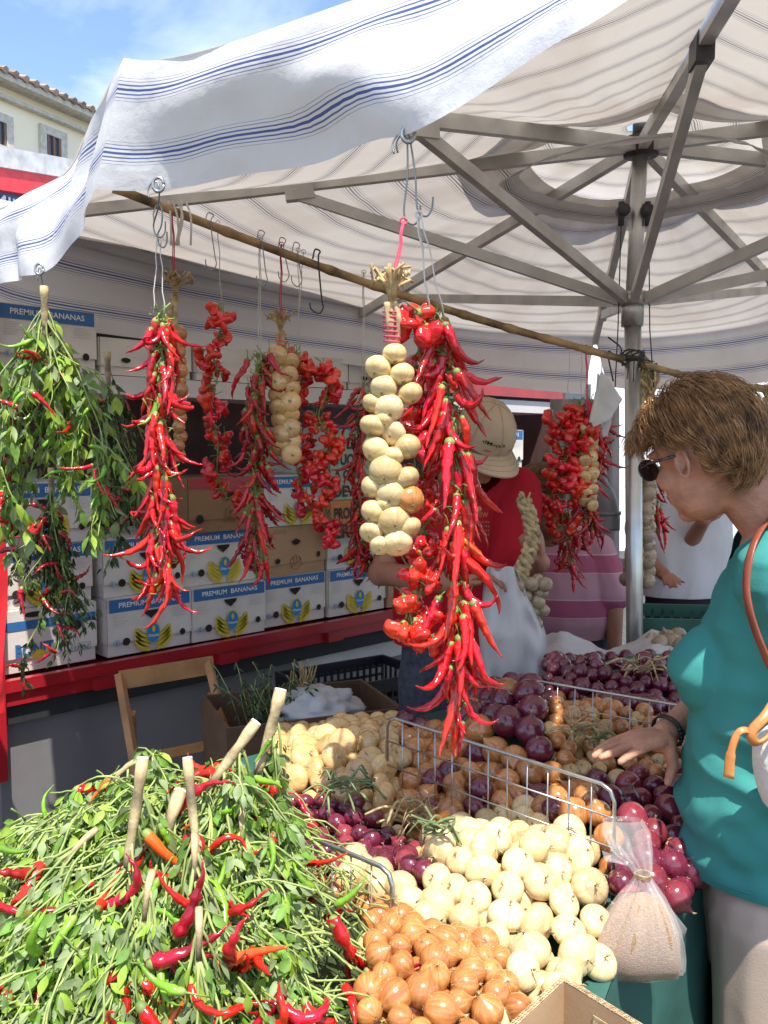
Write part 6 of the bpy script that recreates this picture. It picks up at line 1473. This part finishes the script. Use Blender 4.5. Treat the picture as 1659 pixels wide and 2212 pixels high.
# cap
q = MB(); nu = 40; nv = 12; vs = []; 
for i in range(nv+1):
    for j in range(nu):
        th = R(96)*i/nv; a = 2*math.pi*j/nu; seam = .0025*abs(math.cos(3*a)) ; vs.append(Pm(math.sin(th)*math.cos(a)*(.087+seam), -.012+math.sin(th)*math.sin(a)*(.106+seam), .022+math.cos(th)*.108))
q.add(vs, [(i*nu+j, (i+1)*nu+j, (i+1)*nu+(j+1) % nu, i*nu+(j+1) % nu) for i in range(nv) for j in range(nu)])
q.ell(Pm(0, -.012, .131), (.006, .006, .006), None, 10, 6)
for s in (0, 60, 120):
    a0 = R(s+30); q.tube([Pm(math.sin(t)*math.cos(a0)*.0895, -.012+math.sin(t)*math.sin(a0)*.1085, .022+math.cos(t)*.1095) for t in [R(-94)+R(188)*i/24 for i in range(25)]], .0009, 4)
kc = q.build('cap', M['cap'], mn)
q = MB(); top = []; bot = []
for i in range(9):
    r = .0+.078*i/8; top.append([]); 
    for j in range(21):
        a = R(22)+R(136)*j/20; x = .088*math.cos(a)*(1+.02*i); y = -.012+.104*math.sin(a)+r*(max(0, math.sin((j/20)*math.pi))**.5); top[-1].append(Pm(x, y, .014-.018*(math.cos(a)**2)*1.5-r*.22))
q.grid(top); q.grid([[p-Vector(hmu).normalized()*.004 for p in row] for row in top][::-1])
for k in (2, 4, 6): q.tube([p+Vector(hmu).normalized()*.0012 for p in top[k]], .0006, 4)
q.build('brim', M['cap'], kc)
q = MB(); put_text(q, 'Key-Mb', lambda u, v: Pm(.030+u, -.012+math.sqrt(max(0, .1135**2-((.030+u)*1.22)**2))*math.cos(v*6)+.002, .058+v), .062, .017, 0, .018)
q.build('cap_lettering', M['black'], kc)
q = MB(); rg_ = []
for k in range(900):
    a = rnd(0, 6.28); 
    if math.sin(a) > .35: continue
    p = Pm(.078*math.cos(a), -.012+.098*math.sin(a), rnd(-.01, .02)); d = (Vector(hmu)*-1+V(rnd(-.2, .2), rnd(-.2, .2), 0)).normalized(); q.tube([p, p+d*.012, p+d*.022], [.0011, .001, .0004], 3, caps=False)
q.build('hair', M['hairB'], mn)
for s in (-1, 1):
    e = MB(); e.ell(Pm(.032*s, .076, .004), (.013, .010, .008), Rmm, 12, 8); 
    e.build('eye', mat('eye_white', (.6, .55, .5), .2) if s < 0 else bpy.data.materials['eye_white'], mn)
# garlic braid in his hand
gb = at(1150, 1205, 2.66); sp_ = []
for (px, py) in ((1120, 1268), (1148, 1262), (1168, 1282), (1112, 1292), (1135, 1290), (1160, 1300), (1122, 1318), (1150, 1322), (1172, 1318), (1132, 1345), (1156, 1348), (1128, 1275), (1178, 1262), (1162, 1255)): sp_.append((at(px, py, 2.62+rnd(-.02, .02)), .0215*rnd(.9, 1.15), 'garlic', V(rnd(-1, 1), -.6, rnd(-1, .2)).normalized()))
sp_.append((at(1140, 1300, 2.66), .02, 'garlic', V(0, -1, 0)))
root = thing('garlic_braid', at(1138, 1080, 2.62), 'braid of garlic held up in the fist of the man in red', 'garlic braid', 'garlic braids'); q = MB(); ctr = resample(crom([at(1132, 1082, 2.62), at(1145, 1120, 2.62), at(1150, 1165, 2.62), at(1138, 1205, 2.62), at(1125, 1240, 2.62), at(1128, 1265, 2.62)], 6), 44)
for k in range(3): q.tube([p+V(.015*math.cos(i*.62+k*2.09), .012*math.sin(i*.62+k*2.09), .006*math.sin(i*1.24+k)) for i, p in enumerate(ctr)], .0105, 7)
for k in range(18): c = ctr[0]; q.tube([c+V(rnd(-.012, .012), rnd(-.01, .01), -.02), c+V(rnd(-.02, .02), rnd(-.01, .01), rnd(0, .03))], .003, 4)
q.build('braided_stems', M['raffia'], root)
for p, r, k, d in sp_: inst('garlic_bulb', random.choice(ON[k]), p, rot_to(d, rnd(0, 6)), r, root)
# plastic carrier bag hanging from his wrist
q = MB(); rows = []
for i in range(27):
    t = i/26; py = 1225+265*t; cxp = 1085+35*t; hw = 32+42*min(1, t*1.9)-6*t*t; row = []
    for j in range(49):
        a = 2*math.pi*j/48; row.append(at(cxp+hw*math.cos(a)*(1+.05*math.sin(a*5+t*4)), py, 2.62)+V(0, (.03+.06*min(1, t*2))*math.sin(a)+.012*math.sin(a*7+t*6)+.02*noise.noise(V(a*2, t*5, 0)), .008*math.sin(a*4)))
    rows.append(row)
q.grid(rows); q.build('carrier_bag', M['plastic_white'], None, label='translucent white plastic carrier bag hanging from the hands of the man in red', cat='bag')
# ------------------------------------------------------------------ woman in pink stripes
pk = thing('person', V(.80, 3.9, 0), 'person in a pink striped shirt and dark jeans stooping behind the man in red', 'person')
pc = V(.79, 3.9, 0); yp = R(170)
hp_ = at(1168, 1075, 3.72); q = MB(); pf = V(-.62, -.45, -.65); pu = V(-.42, -.35, .82); Pp, Rp = head(q, hp_, pf, pu, 1.0)
npk = V(.74, 3.9, 1.18); chain(q, [hp_+V(.02, .02, -.02), npk, npk+V(.02, 0, -.06)], [.056, .058, .08]); rings(q, [(pc+V(0, 0, .7), .14, .1, yp), (pc+V(0, 0, 1.1), .16, .11, yp)])
a1 = at(1285, 1190, 3.85); a2 = at(1325, 1290, 3.8); a3 = at(1328, 1400, 3.75); chain(q, [a1, a2, a3], [.055, .045, .03]); hand(q, a3, (0, -.1, -1), (-1, 0, 0), (0, -1, 0), (.3, .35, .4, .5))
b1 = at(1110, 1195, 3.85); b2 = at(1085, 1290, 3.7); b3 = at(1120, 1370, 3.6); chain(q, [b1, b2, b3], [.055, .045, .03]); hand(q, b3, (.4, -.3, -1), (0, 1, 0), (1, 0, 0), (.3, .35, .4, .5))
for s in (-.09, .09): chain(q, [pc+V(s, 0, .72), pc+V(s, -.02, .38), pc+V(s, .02, .05)], [.09, .06, .045])
solid(q, 'body', M['skin2'], pk, .007, 4)
q = MB(); rings(q, [(pc+V(0, 0, .72), .20, .15, yp), (pc+V(0, 0, .80), .225, .165, yp), (pc+V(0, 0, .92), .22, .16, yp), (pc+V(0, 0, 1.04), .20, .15, yp), (pc+V(0, 0, 1.14), .17, .12, yp), (pc+V(-.01, 0, 1.21), .09, .08, yp)], 32)
chain(q, [a1, a1.lerp(a2, .95)], [.082, .076]); chain(q, [b1, b1.lerp(b2, .8)], [.08, .076]); chain(q, [npk+V(0, 0, -.06), a1], [.06, .07]); chain(q, [npk+V(0, 0, -.06), b1], [.06, .07])
solid(q, 'striped_shirt', M['pinkstripe'], pk, .008, 6, cloth_fold(.014, 8, (1, 1, .9), 7), cuts=[((0, 0, .735), (0, 0, -1)), ], hole=neck_hole(npk+V(0, 0, -.02), hp_, .08))
q = MB(); rings(q, [(pc+V(0, 0, .50), .17, .13, yp), (pc+V(0, 0, .66), .20, .145, yp), (pc+V(0, 0, .78), .195, .14, yp)])
for s in (-.09, .09): chain(q, [pc+V(s, 0, .62), pc+V(s, -.02, .36), pc+V(s, .02, .06)], [.10, .08, .07])
solid(q, 'jeans', M['jeans'], pk, .009, 4)
hair(pk, Pp, Rp, [M['hairB'], M['hairA']], 6000, lambda u, v: .085, lambda d, rg: (d.x*.25+rg.uniform(-.08, .08), -.8+1.0*max(0, d.y), -.5+rg.uniform(-.1, .1)), lambda u, v: (math.cos(u) > .25+.3*max(0, math.sin(u)*math.sin(v)) if math.sin(u)*math.sin(v) > .25 else math.cos(u) > -.7), 0.0008, 9, lift=.008, capr=1.06)
# ------------------------------------------------------------------ man in white shirt
ws = thing('person', V(1.42, 4.25, 0), 'person in a white short sleeved shirt and black trousers beyond the garlic braid, head hidden', 'person')
wc = V(1.43, 4.25, 0); yw = R(0)
q = MB(); hw_ = wc+V(.02, .02, 1.56); head(q, hw_, V(.5, .85, -.3), V(0, 0, 1), 1.0); chain(q, [hw_, wc+V(0, 0, 1.42), wc+V(0, 0, 1.34)], [.06, .06, .09]); rings(q, [(wc+V(0, 0, .85), .15, .1, yw), (wc+V(0, 0, 1.35), .17, .1, yw)])
r1 = at(1475, 1098, 4.2); r2 = at(1492, 1172, 4.15); r3 = at(1520, 1125, 4.0); chain(q, [r1, r2, r3], [.058, .048, .03]); hand(q, r3, (.4, -.2, .8), (0, 1, 0), (1, 0, 0), (.6, .6, .6, .6))
l1 = wc+V(-.19, 0, 1.33); l2 = l1+V(-.05, -.05, -.27); l3 = l2+V(.06, -.2, -.08); chain(q, [l1, l2, l3], [.056, .045, .03]); hand(q, l3, (0, -1, 0), (0, 0, -1), (1, 0, 0), (.3, .3, .4, .4))
for s in (-.09, .09): chain(q, [wc+V(s, 0, .88), wc+V(s, 0, .45), wc+V(s, 0, .05)], [.09, .06, .045])
solid(q, 'body', M['skin2'], ws, .008, 4)
q = MB(); rings(q, [(wc+V(0, 0, .84), .215, .14, yw), (wc+V(0, 0, 1.1), .21, .14, yw), (wc+V(0, 0, 1.3), .205, .12, yw), (wc+V(0, 0, 1.40), .12, .08, yw)], 30); chain(q, [r1, r1.lerp(r2, .55)], [.08, .078]); chain(q, [l1, l1.lerp(l2, .6)], [.075, .075]); chain(q, [wc+V(0, 0, 1.35), r1], [.06, .07])
solid(q, 'white_shirt', M['whiteshirt'], ws, .009, 6, cloth_fold(.012, 4, (1, 1, .5), 7), cuts=[((0, 0, .85), (0, 0, -1))])
q = MB(); rings(q, [(wc+V(0, 0, .6), .17, .12, yw), (wc+V(0, 0, .88), .19, .13, yw)]); 
for s in (-.095, .095): chain(q, [wc+V(s, 0, .76), wc+V(s, 0, .42), wc+V(s, 0, .06)], [.105, .085, .075])
solid(q, 'trousers', M['blackcloth'], ws, .010, 4)
q = MB(); q.ell(hw_+V(0, -.01, .04), (.085, .10, .09), None, 18, 12, fn=lambda d: 1+.04*noise.noise(d*9)); q.build('hair', M['hairB'], ws)
# ================================================================== behind the stall
random.seed(91)
bv = thing('white_van', at(1500, 1000, 9.5)-V(0, 0, 1.5), 'big white van standing in the sun far behind the stall at the right', 'van')
q = MB(); c = at(1520, 1000, 9.5); c.z = 0
prof = [(-2.4, .45), (-2.4, 1.2), (-2.2, 1.35), (-1.7, 2.25), (-1.4, 2.45), (2.6, 2.5), (2.65, .45)]
vs = [c+V(x, y, z) for y in (0, 1.9) for x, z in prof]; n = len(prof)
q.add(vs, [tuple(range(n)), tuple(range(2*n-1, n-1, -1))]+[(i, i+n, (i+1) % n+n, (i+1) % n) for i in range(n)]); q.build('van_body', mat('white_van_paint', (.82, .82, .82), .35, var=.02), bv, False)
for x in (-1.5, 1.7):
    q = MB(); q.lathe([(0, -.1), (.3, -.1), (.33, -.06), (.33, .06), (.3, .1), (0, .1)], 20, 0, Matrix.Translation(c+V(x, -.05, .33)) @ Matrix.Rotation(R(90), 4, 'X')); q.build('wheel', M['rubber'], bv)
q = MB(); q.poly([c+V(-2.05, -.01, 1.45), c+V(-1.2, -.01, 1.45), c+V(-1.2, -.01, 2.2), c+V(-1.6, -.01, 2.2)]); q.build('side_window', M['glass'], bv, False)
# sunlit pale house far behind
P0 = at(900, 1000, 30); P1 = at(2600, 1000, 34); P0.z = P1.z = 0
bh = thing('house', P0.lerp(P1, .5), 'pale house across the square, glimpsed under the canopy at the right', 'building')
q = MB(); q.add([P0, P1, P1+V(0, 0, 9), P0+V(0, 0, 9), P0+V(0, 8, 0), P1+V(0, 8, 0), P1+V(0, 8, 9), P0+V(0, 8, 9)], [(0, 1, 2, 3), (5, 4, 7, 6), (1, 5, 6, 2), (4, 0, 3, 7)]); q.build('wall', M['plaster'], bh, False)
q = MB(); q.add([P0+V(-.4, -.5, 9), P1+V(.4, -.5, 9), P1+V(.4, 4, 11), P0+V(-.4, 4, 11), P0+V(-.4, 8.5, 9), P1+V(.4, 8.5, 9)], [(0, 1, 2, 3), (3, 2, 5, 4), (0, 3, 4), (1, 5, 2)]); q.build('roof', M['tiles'], bh, False)
for k in range(7):
    for z in (1.6, 5.2):
        p = P0.lerp(P1, (k+.5)/7)+V(0, -.03, z); q = MB(); q.box(p+V(0, 0, .8), (1.3, .08, 1.9)); f = q.build('window', M['stone'], bh, False); q = MB(); q.box(p+V(0, -.05, .8), (1.0, .06, 1.6)); q.build('pane', M['glass'], f, False)
# grey awning curtain and drain pipe near the pole
q = MB(); rows = []
for i in range(15):
    rows.append([at(1188+150*j/24, 862+395*i/14, 4.75+.02*math.sin(j*1.1)+.01*math.sin(i*.7+j)) for j in range(25)])
q.grid(rows); q.build('tarpaulin', mat('grey_tarp', (.34, .31, .30), .6, var=.08, scale=4, trans=.1), None, label='grey tarpaulin sheet hanging behind the mixed pepper bunch by the pole', cat='tarpaulin')
q = MB(); q.tube(crom([at(1285, 870, 4.4), at(1285, 1000, 4.4), at(1288, 1045, 4.4), at(1305, 1075, 4.38), at(1312, 1110, 4.38), at(1312, 1145, 4.38)], 6), [.055]*25+[.06]*6, 20); q.tube([at(1312, 1105, 4.38), at(1312, 1112, 4.38)], .066, 20)
q.build('drain_pipe', M['greypanel'], None, label='thick grey bent pipe end below the white paper bags, left of the pole', cat='pipe')
# paper bags on the pole
for k, (x0, y0, x1, y1, x2, y2, x3, y3, lb) in enumerate(((1300, 800, 1345, 862, 1318, 905, 1268, 930, 'front white paper bag hanging by a corner from the cane beside the pole'), (1292, 805, 1330, 875, 1312, 945, 1282, 940, 'second white paper bag tucked behind another beside the pole'))):
    pts = [(x0, y0), (x1, y1), (x2, y2), (x3, y3)]; Y = 3.02+.04*k; q = MB(); A_, B_, C_, D_ = [at(x, y, Y) for x, y in pts]
    for off in (0, .012): q.grid([[A_.lerp(B_, u/8).lerp(D_.lerp(C_, u/8), v/8)+V(0, off+.012*noise.noise(V(u*.5, v*.5, k)), 0) for v in range(9)] for u in range(9)])
    q.build('paper_bag', M['paper'], None, label=lb, cat='paper bag')
q = MB(); q.tube([at(1300, 802, 3.03), cane_pt(1300)], .0015, 5); q.build('twine', M['twine'], bpy.data.objects['paper_bag'])

pA = at(-260, 393, 6.3); pB = at(300, 490, 9.1); pD = (pB-pA).normalized(); best = min((pA.lerp(pB, i/500) for i in range(501)), key=lambda p: abs(topx(p)[0]+2)); pN = V(pD.y, -pD.x, 0).normalized()*.02
q = MB(); put_text(q, 'PREMIUM', lambda u, v: best+V(pD.x, pD.y, 0).normalized()*u+pN+V(0, 0, v), .85, .13, 0, .01); q.build('panel_lettering', M['whiteprint'], bp, False)
